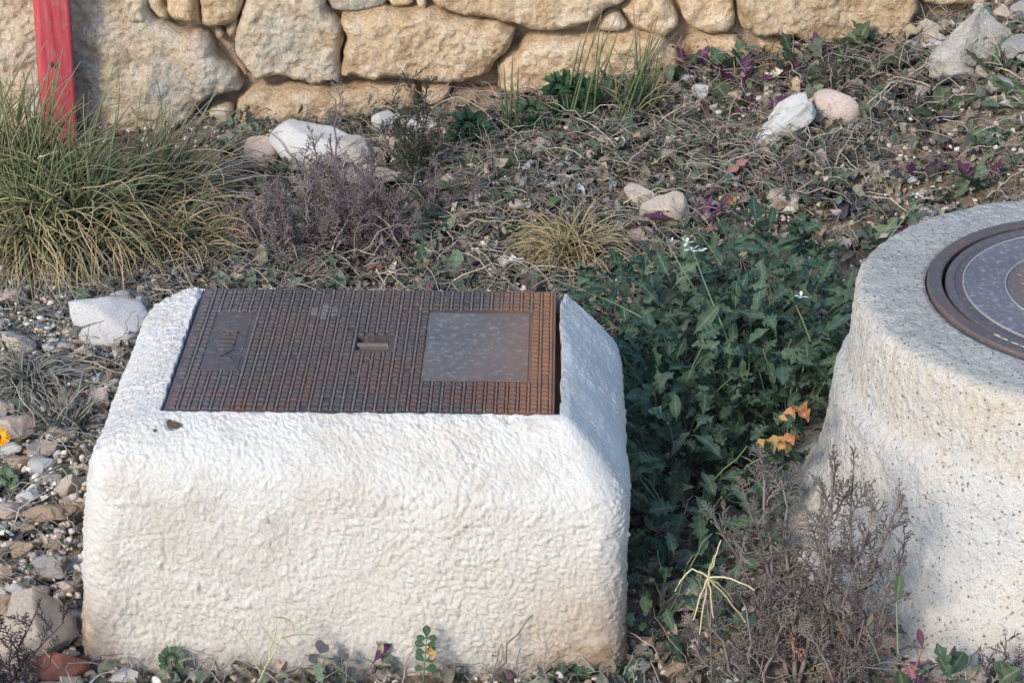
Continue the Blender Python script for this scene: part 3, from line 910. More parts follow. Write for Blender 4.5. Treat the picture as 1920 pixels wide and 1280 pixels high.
mg.put([(*p, z) for z in (zb - .0005, zb + .0028) for p in V], [(4, 5, 6), (4, 6, 7), (0, 1, 5), (0, 5, 4), (1, 2, 6), (1, 6, 5), (2, 3, 7), (2, 7, 6), (3, 0, 4), (3, 4, 7)])
add('cast_lettering', mg.mesh('cast_lettering', M['iron'], False), cov)
wg = Geo()                                     # a few bumps worn bright
for (i, j) in ((13, 24), (13, 23), (14, 25), (14, 24), (14, 23), (15, 24), (15, 23), (14, 22)):
    x0 = -HW + .006 + i * dx - .045; y0 = -HD + .006 + j * dy
    x0 = -HW + .006 + round((x0 + HW - .006) / dx) * dx
    box_geo(wg, x0 + .0018, x0 + dx - .0054, y0 + .0018, y0 + dy - .0018, zt, zt + .0052, .0012)
add('worn_tread_block', wg.mesh('worn_tread_block', M['iron_panel'], False), cov)

# ------------------------------------------------------------------ round concrete manhole
def lathe(prof, n, wob=None):
    a = np.arange(n) / n * 2 * np.pi
    V = np.array([[(r * math.cos(t), r * math.sin(t), z) for t in a] for r, z in prof])
    return V

def dense(prof, step):
    out = []
    for (r0, z0), (r1, z1) in zip(prof[:-1], prof[1:]):
        m = max(1, int(math.hypot(r1 - r0, z1 - z0) / step))
        for j in range(m):
            t = j / m
            out.append((r0 + (r1 - r0) * t, z0 + (z1 - z0) * t))
    out.append(prof[-1])
    return np.array(out)

def build_manhole():
    prof = dense([(0.377, 0.42), (0.377, 0.53), (0.379, 0.546), (0.39, 0.549), (0.50, 0.547), (0.524, 0.543), (0.533, 0.532), (0.536, 0.515), (0.537, 0.45), (0.540, 0.385), (0.546, 0.362), (0.562, 0.348), (0.568, 0.325), (0.571, 0.26), (0.579, 0.19), (0.596, 0.125), (0.62, 0.07), (0.67, 0.03), (0.74, 0.0), (0.79, -0.02), (0.84, -0.03), (0.90, -0.08)], 0.007)
    for _ in range(3):
        prof[22:-1] = 0.5 * prof[22:-1] + 0.25 * (prof[21:-2] + prof[23:])
    n = 560
    A = lathe(prof, n)
    Pf = A.reshape(-1, 3)
    rad = Pf.copy(); rad[:, 2] = 0
    rad /= np.linalg.norm(rad, axis=1, keepdims=True)
    top = smooth01(0.535, 0.546, Pf[:, 2])
    nx = rad * (1 - top)[:, None] + np.array([0, 0, 1.]) * top[:, None]
    side = 1 - top
    d = 0.006 * fbm(Pf, 5, 3, 3) + 0.0028 * fbm(Pf, 60, 4, 5, .6)
    d += side * 0.006 * fbm(Pf, 16, 3, 8) * smooth01(0.42, 0.25, Pf[:, 2]) + side * (smooth01(0.08, 0.25, noise(Pf, 90, 75)) * 0.0018 + smooth01(0.10, 0.28, noise(Pf, 150, 76)) * 0.0014)
    d += smooth01(0.05, -0.02, Pf[:, 2]) * 0.018 * fbm(Pf, 10, 3, 15)
    # chipped, mortar-smeared rim
    rimz = np.exp(-((Pf[:, 2] - 0.535) / 0.02) ** 2) * (np.linalg.norm(Pf[:, :2], axis=1) > 0.48)
    d += rimz * 0.006 * fbm(Pf, 26, 3, 19)
    d *= np.linalg.norm(Pf[:, :2], axis=1) > 0.384
    ang = np.degrees(np.arctan2(Pf[:, 1], Pf[:, 0]))
    chip = np.exp(-((np.abs(ang) - 172) / 9) ** 2 - ((np.linalg.norm(Pf[:, :2], axis=1) - 0.505) / 0.03) ** 2) * (ang < 0)
    d -= chip * 0.010 * (0.6 + 0.8 * fbm(Pf, 45, 2, 3)) * (Pf[:, 2] > 0.45)
    Pf = Pf + nx * d[:, None]
    rr = np.linalg.norm(Pf[:, :2], axis=1)
    Pf[:, :2] *= (1 - 0.018 * smooth01(0.39, 0.50, rr) / np.maximum(rr, .1))[:, None]
    return mesh_from('concrete_ring', Pf, grid_tris(n, len(prof), True), None, True, M['concrete'])
man = root('manhole_shaft', 'round pale concrete manhole shaft with flared base at right', 'manhole', (MAN_C[0], MAN_C[1], 0))
add('concrete_ring', build_manhole(), man)
def ring_obj(name, prof, mat, parent, n=220, smooth=False):
    A = lathe(dense(prof, 0.02), n).reshape(-1, 3)
    return add(name, mesh_from(name, A, grid_tris(n, len(dense(prof, 0.02)), True), None, smooth, mat), parent)
ring_obj('iron_frame', [(0.3755, 0.46), (0.3755, 0.551), (0.372, 0.556), (0.349, 0.556), (0.346, 0.553), (0.346, 0.50), (0.30, 0.50)], M['iron_ring'], man)
lid = root('round_manhole_lid', 'round dark grey iron lid set in the concrete manhole', 'manhole lid', (MAN_C[0], MAN_C[1], 0.552))
ring_obj('outer_band', [(0.3385, -0.05), (0.3385, -0.002), (0.336, 0.001), (0.322, 0.001), (0.318, -0.003), (0.305, -0.003), (0.3045, -0.001)], M['iron_dark'], lid)
ring_obj('bright_rim', [(0.3043, -0.004), (0.3043, 0.0015), (0.3015, 0.0015), (0.3012, -0.001)], M['iron_edge'], lid)
ring_obj('granular_band', [(0.3010, -0.005), (0.3010, 0.0), (0.2200, 0.0), (0.2198, -0.004)], M['iron_granular'], lid)
ring_obj('inner_rim', [(0.2196, -0.004), (0.2196, 0.0015), (0.2170, 0.0015), (0.2168, -0.004)], M['iron_edge'], lid)
ring_obj('centre_disc', [(0.2166, -0.006), (0.2166, -0.003), (0.0005, -0.003)], M['iron_centre'], lid)
cg = Geo()
for i in range(-9, 10):
    for j in range(-9, 10):
        x, y = i * 0.022, j * 0.022
        if x * x + y * y < 0.198 ** 2:
            a = R(45 if (i + j) % 2 else -45)
            c, s = math.cos(a), math.sin(a)
            P = [(x + c * u - s * w, y + s * u + c * w) for u, w in ((-.010, 0), (0, -.0035), (.010, 0), (0, .0035))]
            cg.put([(*p, -0.0032) for p in P] + [(x, y, 0.0012)], [(0, 1, 4), (1, 2, 4), (2, 3, 4), (3, 0, 4)])
add('chequer_tread', cg.mesh('chequer_tread', M['iron_centre'], False), lid, kind='stuff')
# dried mortar in the gap, front left of the lid
bmg = Geo()
for k in range(46):
    a = R(rng.uniform(215, 262)); r = 0.3435 + rng.normal(0, .003)
    s_ = rng.uniform(.004, .010)
    V = np.array([(-1, -1, -1), (1, -1, -1), (1, 1, -1), (-1, 1, -1), (-.5, -.5, 1), (.6, -.5, .8), (.5, .6, 1), (-.6, .5, .7)]) * s_ * np.array([1.2, .7, .5])
    V = V @ np.array(Euler((0, 0, a + math.pi / 2)).to_matrix()).T + [r * math.cos(a), r * math.sin(a), -0.001]
    bmg.put(V, [(4, 5, 6), (4, 6, 7), (0, 1, 5), (0, 5, 4), (1, 2, 6), (1, 6, 5), (2, 3, 7), (2, 7, 6), (3, 0, 4), (3, 4, 7)])
add('mortar_crumbs', bmg.mesh('mortar_crumbs', M['cream'], True), lid, kind='stuff')
# flakes and dark pit lumps stuck to the chamber's front
def stuck(px, py, w, h, dep, matname, name='flake'):
    p = on_block(px, py)
    bm = bmesh.new(); bmesh.ops.create_icosphere(bm, subdivisions=2, radius=0.5)
    me = bpy.data.meshes.new(name); bm.to_mesh(me); bm.free()
    me.materials.append(M[matname])
    add(name, me, blk, loc=(p[0], p[1] - dep * .3, p[2]), rot=(rng.uniform(-.2, .2), rng.uniform(-.4, .4), rng.uniform(-.3, .3)), scale=(w, dep, h))
stuck(326, 795, .026, .016, .008, 'soil', 'pit_shade'); stuck(318, 790, .012, .012, .006, 'soil', 'pit_shade'); stuck(290, 806, .007, .006, .005, 'soil', 'pit_shade'); stuck(577, 1122, .013, .026, .010, 'flake'); stuck(846, 1018, .009, .017, .010, 'cream'); stuck(740, 1122, .02, .014, .008, 'cream'); stuck(1083, 1065, .017, .013, .006, 'flake'); stuck(895, 960, .010, .014, .007, 'white'); stuck(498, 975, .014, .010, .006, 'white')  # soil-coloured lumps paint the shade inside the small holes

# ------------------------------------------------------------------ red post
post = root('red_post', 'red painted square wooden post standing before the stone wall', 'post', (0, 0, 0))
pb = ground_at(112, 285); pb[1] = 6.27
pb = on_y(112, 262, 6.34); pb[2] = float(gz(pb[0], pb[1]))
post.location = pb
pg = Geo()
nv = 40
zz_ = np.linspace(-0.15, 0.95, nv)
sec = np.array([(-.5, -.5), (.5, -.5), (.5, .5), (-.5, .5)])
secd = resample(chaikin(np.array([(-.5, -.46), (-.46, -.5), (.46, -.5), (.5, -.46), (.5, .46), (.46, .5), (-.46, .5), (-.5, .46)]), 0), 40)
rz = R(18)
cR = np.array([[math.cos(rz), -math.sin(rz)], [math.sin(rz), math.cos(rz)]])
V = []
for z in zz_:
    w = 0.098 * (1 + 0.0 * z)
    p2 = (secd * w) @ cR.T
    V.append(np.column_stack([p2[:, 0] + 0.035 * z, p2[:, 1], np.full(len(p2), z)]))
V = np.vstack(V)
V[:, 0] += 0.0018 * fbm(V, 22, 3, 2); V[:, 1] += 0.0018 * fbm(V, 22, 3, 6)
T = grid_tris(40, nv, True)
capc = len(V)
V = np.vstack([V, [[0.035 * .95, 0, .95]]])
T = np.vstack([T, [((nv - 1) * 40 + i, (nv - 1) * 40 + (i + 1) % 40, capc) for i in range(40)]])
add('timber', mesh_from('timber', V, T, None, True, M['red_wood']), post)

kg = Geo()
V0, T0 = (lambda b: (b.verts, b.faces))(type('B', (), dict(verts=np.array([(math.cos(a) * .006, 0, math.sin(a) * .011) for a in np.linspace(0, 6.283, 9)[:-1]] + [(0, -.003, 0)]), faces=np.array([((i + 1) % 8, i, 8) for i in range(8)]))))
kp = on_y(98, 122, pb[1] - .062) - pb
kg.put(V0 @ np.array(Euler((0, 0, rz)).to_matrix()).T + kp, T0)
add('knot', kg.mesh('knot', M['iron'], True), post)

# ------------------------------------------------------------------ loose stones
def rock_arr(seed, sub=3, cuts=7, rough=0.10, flatb=True):
    bm = bmesh.new()
    bmesh.ops.create_icosphere(bm, subdivisions=sub, radius=1.0)
    V = np.array([v.co[:] for v in bm.verts]); T = np.array([[v.index for v in f.verts] for f in bm.faces])
    bm.free()
    r = np.random.default_rng(seed)
    for _ in range(cuts * 2):
        n = r.normal(size=3); n /= np.linalg.norm(n)
        d = r.uniform(.34, .74)
        V = V - n * (np.maximum(0, V @ n - d) * 0.97)[:, None]
    L = np.linalg.norm(V, axis=1, keepdims=True)
    V = V + V / L * (rough * fbm(V + seed, 1.7, 2, seed) + rough * 0.55 * fbm(V + seed, 4.0, 4, seed + 3, .6))[:, None]
    V -= (V.max(0) + V.min(0)) / 2
    V /= (V.max(0) - V.min(0))            # unit bounding box
    return V, T
ROCKS = {}
def rock_mesh(matname, variant, sub=4, cuts=7, rough=0.10):
    key = (matname, variant, sub, cuts, rough)
    if key not in ROCKS:
        V, T = rock_arr(variant * 13 + 5, sub, cuts, rough)
        ROCKS[key] = mesh_from('rock_' + matname, V, T, None, True, M[matname])
    return ROCKS[key]

def rock(px, py, w, h, matname, label, variant, rotz=None, name='stone', cuts=7, rough=0.10, sub=4, group=None, tilt=(0, 0), depth=0.8, taper=0.0):
    """stone whose picture is about w x h pixels round (px,py)"""
    p = ground_at(px, py + 0.42 * h)
    W, Hh = px_size(p, w), px_size(p, h)
    zh = Hh * 0.80
    me = rock_mesh(matname, variant, sub, cuts, rough)
    if taper:
        co = np.array([v.co[:] for v in me.vertices])
        f = 1 - taper * (co[:, 2] + .5)
        co[:, 0] = co[:, 0] * f + .12 * (co[:, 2] + .5); co[:, 1] *= f
        me.vertices.foreach_set('co', co.astype(np.float32).ravel()); me.update()
    o = add(name, me, loc=(p[0], p[1] + 0.1 * W, p[2] + zh * 0.40 + 0.012), scale=(W * 1.14, W * depth * 1.05, zh * 1.2),
            rot=(tilt[0], tilt[1], rng.uniform(-.25, .25) if rotz is None else rotz))
    return tag(o, label, 'stone', group)

rock(205, 606, 135, 84, 'white', 'large white angular stone touching the left edge of the concrete block', 1, 0.0, sub=4, cuts=9, rough=.07)
rock(240, 563, 62, 44, 'grey', 'rounded grey stone just behind the large white angular one', 2, cuts=4)
rock(150, 672, 50, 44, 'cream', 'lumpy cream stone below the large white angular one', 3, rough=.28)
rock(35, 648, 60, 40, 'cream', 'yellowish cream stone above the small grey grass tuft', 4)
rock(155, 702, 42, 38, 'grey', 'matt grey stone beside the small grey grass tuft', 5, cuts=4)
rock(217, 706, 34, 24, 'orange', 'small pink orange pebble against the left side of the block', 6, cuts=3)
rock(190, 752, 42, 50, 'pink', 'flat pinkish stone slab leaning by the left side of the block', 7, cuts=8, rough=.05)
rock(143, 748, 46, 26, 'terracotta', 'terracotta shard lying by the flat pinkish slab', 8, cuts=10, rough=.04, name='terracotta_shard')
rock(122, 716, 22, 30, 'terracotta', 'dark terracotta shard standing by the grey grass tuft', 9, cuts=10, rough=.04, name='terracotta_shard')
rock(209, 726, 32, 24, 'white', 'small white stone just above the flat pinkish slab', 10)
rock(146, 726, 22, 20, 'white', 'small whitish pebble between the two terracotta shards', 11)
rock(227, 660, 30, 18, 'cream', 'small cream stone at the upper left edge of the block', 12)
rock(199, 640, 18, 17, 'white', 'tiny white pebble, left one of a pair under the big white stone', 13, cuts=3)
rock(227, 643, 22, 15, 'white', 'tiny white pebble, right one of a pair under the big white stone', 14, cuts=3)
rock(145, 634, 17, 14, 'white', 'tiny white pebble at the left tip of the big white stone', 15, cuts=3)
rock(8, 775, 40, 46, 'cream', 'cream stone at the left border above the orange flower', 16)
rock(34, 806, 66, 56, 'pink', 'pinkish rock just behind the orange flower', 17)
rock(82, 846, 54, 38, 'cream', 'cream white stone to the right of the orange flower', 18, cuts=5)
rock(109, 859, 16, 18, 'white', 'tiny white chip by the cream white stone', 19)
rock(75, 868, 24, 16, 'pink', 'small pink pebble under the cream white stone', 20)
rock(20, 846, 46, 24, 'white', 'flat bluish white stone under the orange flower', 21)
rock(28, 874, 56, 28, 'orange', 'ochre stone above the round green leaf at the left border', 22)
rock(91, 902, 46, 22, 'grey', 'pale grey stone near the flat thistle leaf', 23)
rock(131, 912, 54, 46, 'cream', 'cream stone touching the block below the green leaf blade', 24, cuts=5)
rock(150, 886, 22, 24, 'pink', 'pink pebble on top of the cream stone by the block', 25)
rock(96, 970, 86, 46, 'orange', 'knobbly ochre rock by the lower left face of the block', 26, rough=.2)
rock(24, 966, 60, 34, 'pink', 'pinkish rock left of the knobbly ochre rock', 27)
rock(146, 960, 28, 34, 'orange', 'pink brown stone wedged against the block', 28)
rock(36, 1034, 50, 32, 'orange', 'tan stone in the dark leaves at the left border', 29)
rock(53, 1000, 26, 22, 'orange', 'small brown stone above the tan stone', 30)
rock(8, 1082, 34, 40, 'orange', 'tan rock cut by the left border above the pale flat stone', 31)
rock(28, 1110, 62, 34, 'white', 'pale flat stone above the large cream rock', 32)
rock(72, 1172, 130, 150, 'cream', 'largest cream rock at lower left behind the dark feathery plant', 34, 0.2, sub=4, cuts=8, rough=.08)
rock(2, 1152, 50, 84, 'orange', 'orange rock cut by the left border beside the largest cream rock', 35)
rock(128, 1106, 36, 30, 'pink', 'pink stone behind the largest cream rock by the block', 36)
rock(112, 1258, 92, 54, 'terracotta', 'flat pinkish red tile fragment at the bottom left', 37, 0.5, cuts=10, rough=.04, name='tile_fragment')
rock(230, 1276, 56, 30, 'white', 'whitish stone at the bottom edge before the block', 38)
rock(22, 562, 54, 32, 'pink', 'pink rock under the edge of the big grass clump', 39)
rock(92, 1068, 62, 56, 'grey', 'grey crumbly lump above the largest cream rock', 40, rough=.35, cuts=2)
rock(491, 285, 66, 68, 'pink', 'pinkish grey boulder left of the bright white rock', 41, cuts=5)
rock(583, 278, 136, 100, 'white', 'bright white rock at the foot of the wall', 42, 0.1, sub=4, cuts=6, rough=.06)
rock(664, 290, 60, 72, 'grey', 'grey stone touching the right side of the bright white rock', 43)
rock(722, 238, 44, 60, 'white', 'pointed white stone behind the tall feathery plant', 44, cuts=10)
rock(795, 242, 66, 36, 'white', 'low white stone at the foot of the grey base stone', 45)
rock(748, 278, 60, 52, 'pink', 'pinkish stone under the pointed white stone', 46)
rock(702, 336, 120, 32, 'pink', 'flat pinkish stone among the brown feathery plants', 47, cuts=5)
rock(668, 466, 44, 44, 'cream', 'cream stone close behind the iron cover', 48)
rock(712, 468, 24, 26, 'white', 'small bluish white pebble beside the cream stone behind the cover', 49)
rock(488, 524, 36, 18, 'white', 'small white pebble behind the top left of the cover', 50)
rock(476, 514, 38, 22, 'terracotta', 'red brick shard behind the cover next to the white pebble', 51, name='brick_shard', cuts=9, rough=.05)
rock(440, 524, 30, 24, 'terracotta', 'red brick shard behind the far left corner of the cover', 52, name='brick_shard', cuts=9, rough=.05)
rock(566, 520, 26, 16, 'terracotta', 'red brick shard behind the middle of the cover, left of two', 53, name='brick_shard', cuts=9, rough=.05)
rock(588, 521, 30, 20, 'terracotta', 'red brick shard behind the middle of the cover, right of two', 54, name='brick_shard', cuts=9, rough=.05)
rock(700, 510, 34, 22, 'terracotta', 'crumbled reddish brick piece behind the lifting bar', 55, name='brick_shard', rough=.25)
rock(333, 514, 30, 28, 'grey', 'rounded grey stone under the fringe of the grass clump', 56, cuts=3)
rock(362, 522, 32, 26, 'grey', 'bluish grey stone near the back left corner of the block', 57, cuts=3)
rock(293, 532, 40, 26, 'cream', 'cream stone between the grass clump and the block', 58)
rock(1467, 243, 128, 74, 'white', 'long white rock lying tilted under a purple leaf', 66, 0.15, sub=4, cuts=3, rough=.24, tilt=(0.1, -0.62), depth=.55)
rock(1569, 206, 84, 78, 'pink', 'rounded orange pink stone beside the long white rock', 61, cuts=1, rough=.06)
rock(1812, 76, 200, 142, 'boulder', 'big pale triangular boulder at upper right', 62, 0.1, sub=5, cuts=4, rough=.16, taper=.62)
rock(1738, 66, 56, 54, 'cream', 'tan chunk leaning on the left side of the big pale boulder', 63)
rock(1890, 32, 52, 38, 'pink', 'pinkish stone at the upper right border above the boulder', 64, cuts=3)
rock(1876, 62, 40, 24, 'cream', 'small cream stone right of the big boulder', 65)
rock(1908, 100, 60, 58, 'grey', 'pale grey rock cut by the right border', 66)
rock(1908, 58, 30, 26, 'cream', 'small cream stone at the right border above the grey rock', 67)
rock(1800, 118, 40, 30, 'grey', 'bluish grey stone under the big boulder', 68)
rock(1880, 165, 56, 34, 'grey', 'grey stone under the rosette at right', 69)
rock(1893, 195, 40, 26, 'white', 'whitish stone behind the green leaf at the right border', 70)
rock(1245, 398, 84, 84, 'cream', 'tall cream white rock behind the leafy green plant', 71, rough=.16)
rock(1208, 374, 66, 54, 'cream', 'pointed cream rock left of the tall cream white rock', 72)
rock(1204, 446, 50, 40, 'pink', 'brownish flat stone below the cream rocks', 73)
rock(1472, 380, 62, 36, 'pink', 'pale pinkish stone in the litter in front of the long white rock', 74, cuts=5)
rock(1744, 402, 38, 26, 'white', 'whitish stone at the back edge of the manhole', 75)
rock(1776, 398, 30, 14, 'white', 'flat white chip at the back edge of the manhole', 76)
rock(1341, 208, 22, 16, 'white', 'tiny bright white pebble under the thin reddish stem', 77)
rock(1535, 302, 34, 40, 'pink', 'pinkish lump right below the rounded orange stone', 78, rough=.25)
rock(1330, 392, 30, 20, 'cream', 'small cream stone near the red stalks', 79)
rock(1505, 102, 46, 40, 'cream', 'crumbly cream stone at the foot of the large right wall stone', 80, rough=.2)
rock(1470, 455, 60, 26, 'cream', 'pale earthy clod behind the leafy green plant', 81, rough=.25)
rock(1290, 1122, 100, 74, 'grey', 'dark stone in the shade between block and manhole', 82, cuts=4)
rock(1236, 992, 40, 36, 'pink', 'pinkish stone in the shade against the right side of the block', 83)
rock(1278, 1058, 42, 40, 'grey', 'grey stone in the shade above the pale straw heads', 84)
rock(1205, 1050, 54, 50, 'pink', 'brown stone deep in the shade beside the block', 85)
rock(1210, 1210, 34, 24, 'orange', 'brown stone in the shade near the front right corner of the block', 86)
rock(1196, 1256, 40, 30, 'grey', 'bluish grey stone at the front right foot of the block', 87)
rock(1265, 1262, 46, 26, 'orange', 'tan stone at the bottom edge right of the block', 88)

LANDMARKS = [(205, 606, 'the white angular stone'), (58, 705, 'the small grey grass tuft'), (190, 752, 'the flat pinkish slab'), (8, 820, 'the orange flower'),
    (82, 846, 'the cream white stone'), (96, 970, 'the knobbly ochre rock'), (72, 1172, 'the largest cream rock'), (112, 1258, 'the red tile fragment'),
    (118, 790, 'the spiky dead straw tuft'), (36, 1034, 'the tan stone'), (105, 930, 'the flat thistle leaves'), (92, 1068, 'the crumbly grey lump'), (70, 610, 'the flattened dead straw'),
    (583, 278, 'the bright white rock'), (782, 250, 'the tall feathery plant'), (1068, 210, 'the mallow'), (1075, 470, 'the dry tan grass tuft'),
    (1467, 250, 'the long white rock'), (1569, 211, 'the rounded orange stone'), (1230, 390, 'the two cream rocks'), (1312, 410, 'the rosette with red stalks'),
    (1812, 78, 'the big pale boulder'), (1852, 130, 'the boulder rosette'), (1838, 340, 'the yellow green leaf'), (1472, 380, 'the pale pinkish stone'),
    (1750, 405, 'the manhole rim'), (1560, 100, 'the right wall stone'), (1345, 100, 'the square wall stone'), (1185, 200, 'the wispy grass'),
    (930, 230, 'the grey base stone'), (915, 365, 'the dark lobed weed'), (1050, 350, 'the silvery heap'), (1850, 285, 'the star shaped rosette'),
    (1712, 128, 'the broad dark green leaf'), (1632, 200, 'the pale green bent leaf'), (1470, 455, 'the earthy clod'), (668, 466, 'the cream stone'), (1905, 100, 'the border rock'),
    (1740, 66, 'the tan chunk'), (1400, 480, 'the leafy rocket plants'), (1650, 300, 'the middle litter'), (880, 500, 'the iron cover')]
def where(px, py):
    q = min(LANDMARKS, key=lambda l: (l[0] - px) ** 2 + (1.5 * (l[1] - py)) ** 2)
    dx, dy = px - q[0], 1.5 * (py - q[1])
    far = 'well ' if math.hypot(dx, dy) > 75 else ('close ' if math.hypot(dx, dy) < 34 else '')
    if abs(dx) > abs(dy):
        return (far + ('right of ' if dx > 0 else 'left of ') + q[2]).replace('close ', 'just ')
    return (far + ('in front of ' if dy > 0 else 'behind ') + q[2])
def size_word(npx):
    return 'tiny' if npx < 18 else ('small' if npx < 27 else ('middling' if npx < 40 else 'larger'))

# anonymous stones of the rubble bed left of the block
G_BED = 'small stones of the rubble bed left of the block'
def open_spot(px, py):
    p = ground_at(px, py)
    return p, not bool(blocked(np.array(p[0]), np.array(p[1]), 0.015))
cnt = 0
while cnt < 105:
    px, py = rng.uniform(-40, 330), rng.uniform(560, 1300)
    p, ok = open_spot(px, py)
    if not ok or p[0] > -0.80:
        continue
    w = rng.uniform(18, 56) if cnt < 60 else rng.uniform(14, 26)
    s = px_size(p, w)
    mk = random.choice(['cream', 'cream', 'pink', 'white', 'white', 'orange', 'grey'])
    o = add('stone', rock_mesh(mk, 200 + cnt % 9, 3), loc=(p[0], p[1], p[2] + s * .28),
            rot=(rng.uniform(-.4, .4), rng.uniform(-.4, .4), rng.uniform(0, 6.3)), scale=(s * 1.15, s, s * rng.uniform(.5, .8)))
    tag(o, size_word(w) + ' angular ' + mk + ' coloured stone ' + where(px, py), 'stone', G_BED)
    cnt += 1
G_LIT = 'small stones scattered in the litter by the wall'
cnt = 0
while cnt < 75:
    px, py = rng.uniform(420, 1920), rng.uniform(120, 520)
    p, ok = open_spot(px, py)
    if not ok:
        continue
    w = rng.uniform(12, 32)
    s = px_size(p, w)
    mk = random.choice(['cream', 'cream', 'white', 'pink', 'grey', 'orange'])
    o = add('stone', rock_mesh(mk, 200 + cnt % 9, 3), loc=(p[0], p[1], p[2] + s * .40 + .022),
            rot=(rng.uniform(-.4, .4), rng.uniform(-.4, .4), rng.uniform(0, 6.3)), scale=(s * 1.15, s, s * rng.uniform(.5, .8)))
    tag(o, size_word(w) + ' ' + mk + ' coloured stone in the litter ' + where(px, py), 'stone', G_LIT)
    cnt += 1

G_UR = 'stones of the rubble slope at the upper right'
cnt = 0
while cnt < 26:
    px, py = rng.uniform(1700, 1935), rng.uniform(5, 215)
    p, ok = open_spot(px, py)
    if not ok:
        continue
    mk = random.choice(['cream', 'pink', 'grey', 'white'])
    w = rng.uniform(16, 44)
    s = px_size(p, w)
    o = add('stone', rock_mesh(mk, 200 + cnt % 9, 3), loc=(p[0], p[1], p[2] + s * .3 + .008), rot=(rng.uniform(-.4, .4), rng.uniform(-.4, .4), rng.uniform(0, 6.3)), scale=(s * 1.15, s, s * rng.uniform(.5, .8)))
    tag(o, size_word(w) + ' ' + mk + ' stone of the rubble slope ' + where(px, py), 'stone', G_UR)
    cnt += 1

# ------------------------------------------------------------------ ground cover (uncountable)
def sample_ground(n, x0=-1.75, x1=1.95, y0=3.3, y1=6.45, dens=None, m=0.0):
    out = np.zeros((0, 2))
    while len(out) < n:
        q = np.column_stack([rng.uniform(x0, x1, n * 2), rng.uniform(y0, y1, n * 2)])
        half = 0.10 + (q[:, 1] * math.cos(PITCH) + CAM_H * math.sin(PITCH)) * 960 / FPX
        keep = (np.abs(q[:, 0]) < half) & ~blocked(q[:, 0], q[:, 1], m)
        if dens is not None:
            keep &= rng.random(len(q)) < dens(q[:, 0], q[:, 1])
        out = np.vstack([out, q[keep]])
    return out[:n]

def leaf_arr(kind='lance', n=8, L=1.0, W=0.35, fold=0.25, curl=0.6, wave=0.0, seed=0, lobes=0, petiole=0.0):
    """a leaf along +Y from the origin, face up; three vertices per step (edge, midrib, edge)"""
    r = np.random.default_rng(seed)
    t = np.linspace(0, 1, n + 1)
    tp = np.clip((t - petiole) / (1 - petiole), 0, 1)
    if kind == 'lance':
        w = np.sin(np.pi * tp ** 0.85) ** 0.8
    elif kind == 'ovate':
        w = np.sin(np.pi * tp ** 0.65) ** 0.7
    elif kind == 'spoon':
        w = np.sin(np.pi * tp ** 1.5) ** 0.75
    elif kind == 'lobed':
        w = np.sin(np.pi * tp ** 1.15) ** 0.7
        saw = 0.5 + 0.5 * np.cos(tp * lobes * 2 * np.pi)
        w = w * (0.42 + 0.58 * saw ** 0.7)
        w[-1] = 0
    else:
        w = np.ones_like(t)
    w = np.maximum(w * W * 0.5, 0.012 * L)
    w[-1] = 0.004
    if kind == 'lobed':
        w[1::2] *= 0.92
    # curl along the length
    ang = np.cumsum(np.full(n + 1, curl / n)) - curl / n
    ang += 0.15 * r.normal(size=n + 1).cumsum() / math.sqrt(n)
    dy, dz = np.cos(ang) * L / n, -np.sin(ang) * L / n
    y = np.concatenate([[0], np.cumsum(dy[:-1])]); z = np.concatenate([[0], np.cumsum(dz[:-1])])
    nx_y, nx_z = np.sin(ang), np.cos(ang)
    V, UV = [], []
    for k in range(n + 1):
        for sgn, u in ((-1, 0.0), (0, 0.5), (1, 1.0)):
            up = abs(sgn) * w[k] * fold + sgn * wave * w[k] * math.sin(k * 1.9 + seed) + abs(sgn) * wave * w[k] * math.cos(k * 2.3 + seed)
            V.append((sgn * w[k] * (1 - 0.3 * fold), y[k] + nx_y[k] * up, z[k] + nx_z[k] * up)); UV.append((u, t[k]))
    return np.array(V), grid_tris(3, n + 1), np.array(UV)

def litter(name, mat, n, size, dens, variants, lift=(0.0, 0.02), tilt=0.6, group_label=None, cat=None, m=0.0, box=None):
    g = Geo()
    kw = box or {}
    q = sample_ground(n, dens=dens, m=m, **kw)
    pick = rng.integers(0, len(variants), n)
    z = gz(q[:, 0], q[:, 1]) + rng.uniform(lift[0], lift[1], n)
    for k, (V, T, UV) in enumerate(variants):
        s = pick == k
        c = int(s.sum())
        if not c:
            continue
        Mx = rot_mats(rng.uniform(0, 2 * np.pi, c), rng.normal(0, tilt, c), rng.normal(0, tilt, c)) * rng.uniform(size[0], size[1], c)[:, None, None]
        g.put(*spread(V, T, Mx, np.column_stack([q[s], z[s]]), UV))
    o = add(name, g.mesh(name, mat), kind='stuff')
    if group_label:
        tag(o, group_label, cat)
    return o

def d_back(x, y):       # leafy litter: thick behind the block and to the right
    d = smooth01(4.2, 5.0, y) * smooth01(-1.3, -0.6, x) * 0.95
    d = np.maximum(d, 0.55 * smooth01(0.2, 0.3, x) * (y < 5.0))
    patch = 0.30 + 0.70 * smooth01(-0.30, 0.15, fbm(np.column_stack([x, y]), 2.6, 3, 71))
    return np.maximum(d * patch, 0.22 * smooth01(-0.85, -0.7, x) + 0.07)
def d_left(x, y):       # rubble bed
    return np.clip(smooth01(-0.6, -0.85, x) * smooth01(5.8, 5.2, y), 0.0, 1) + 0.06
def d_all(x, y):
    return np.full(len(x), 1.0)

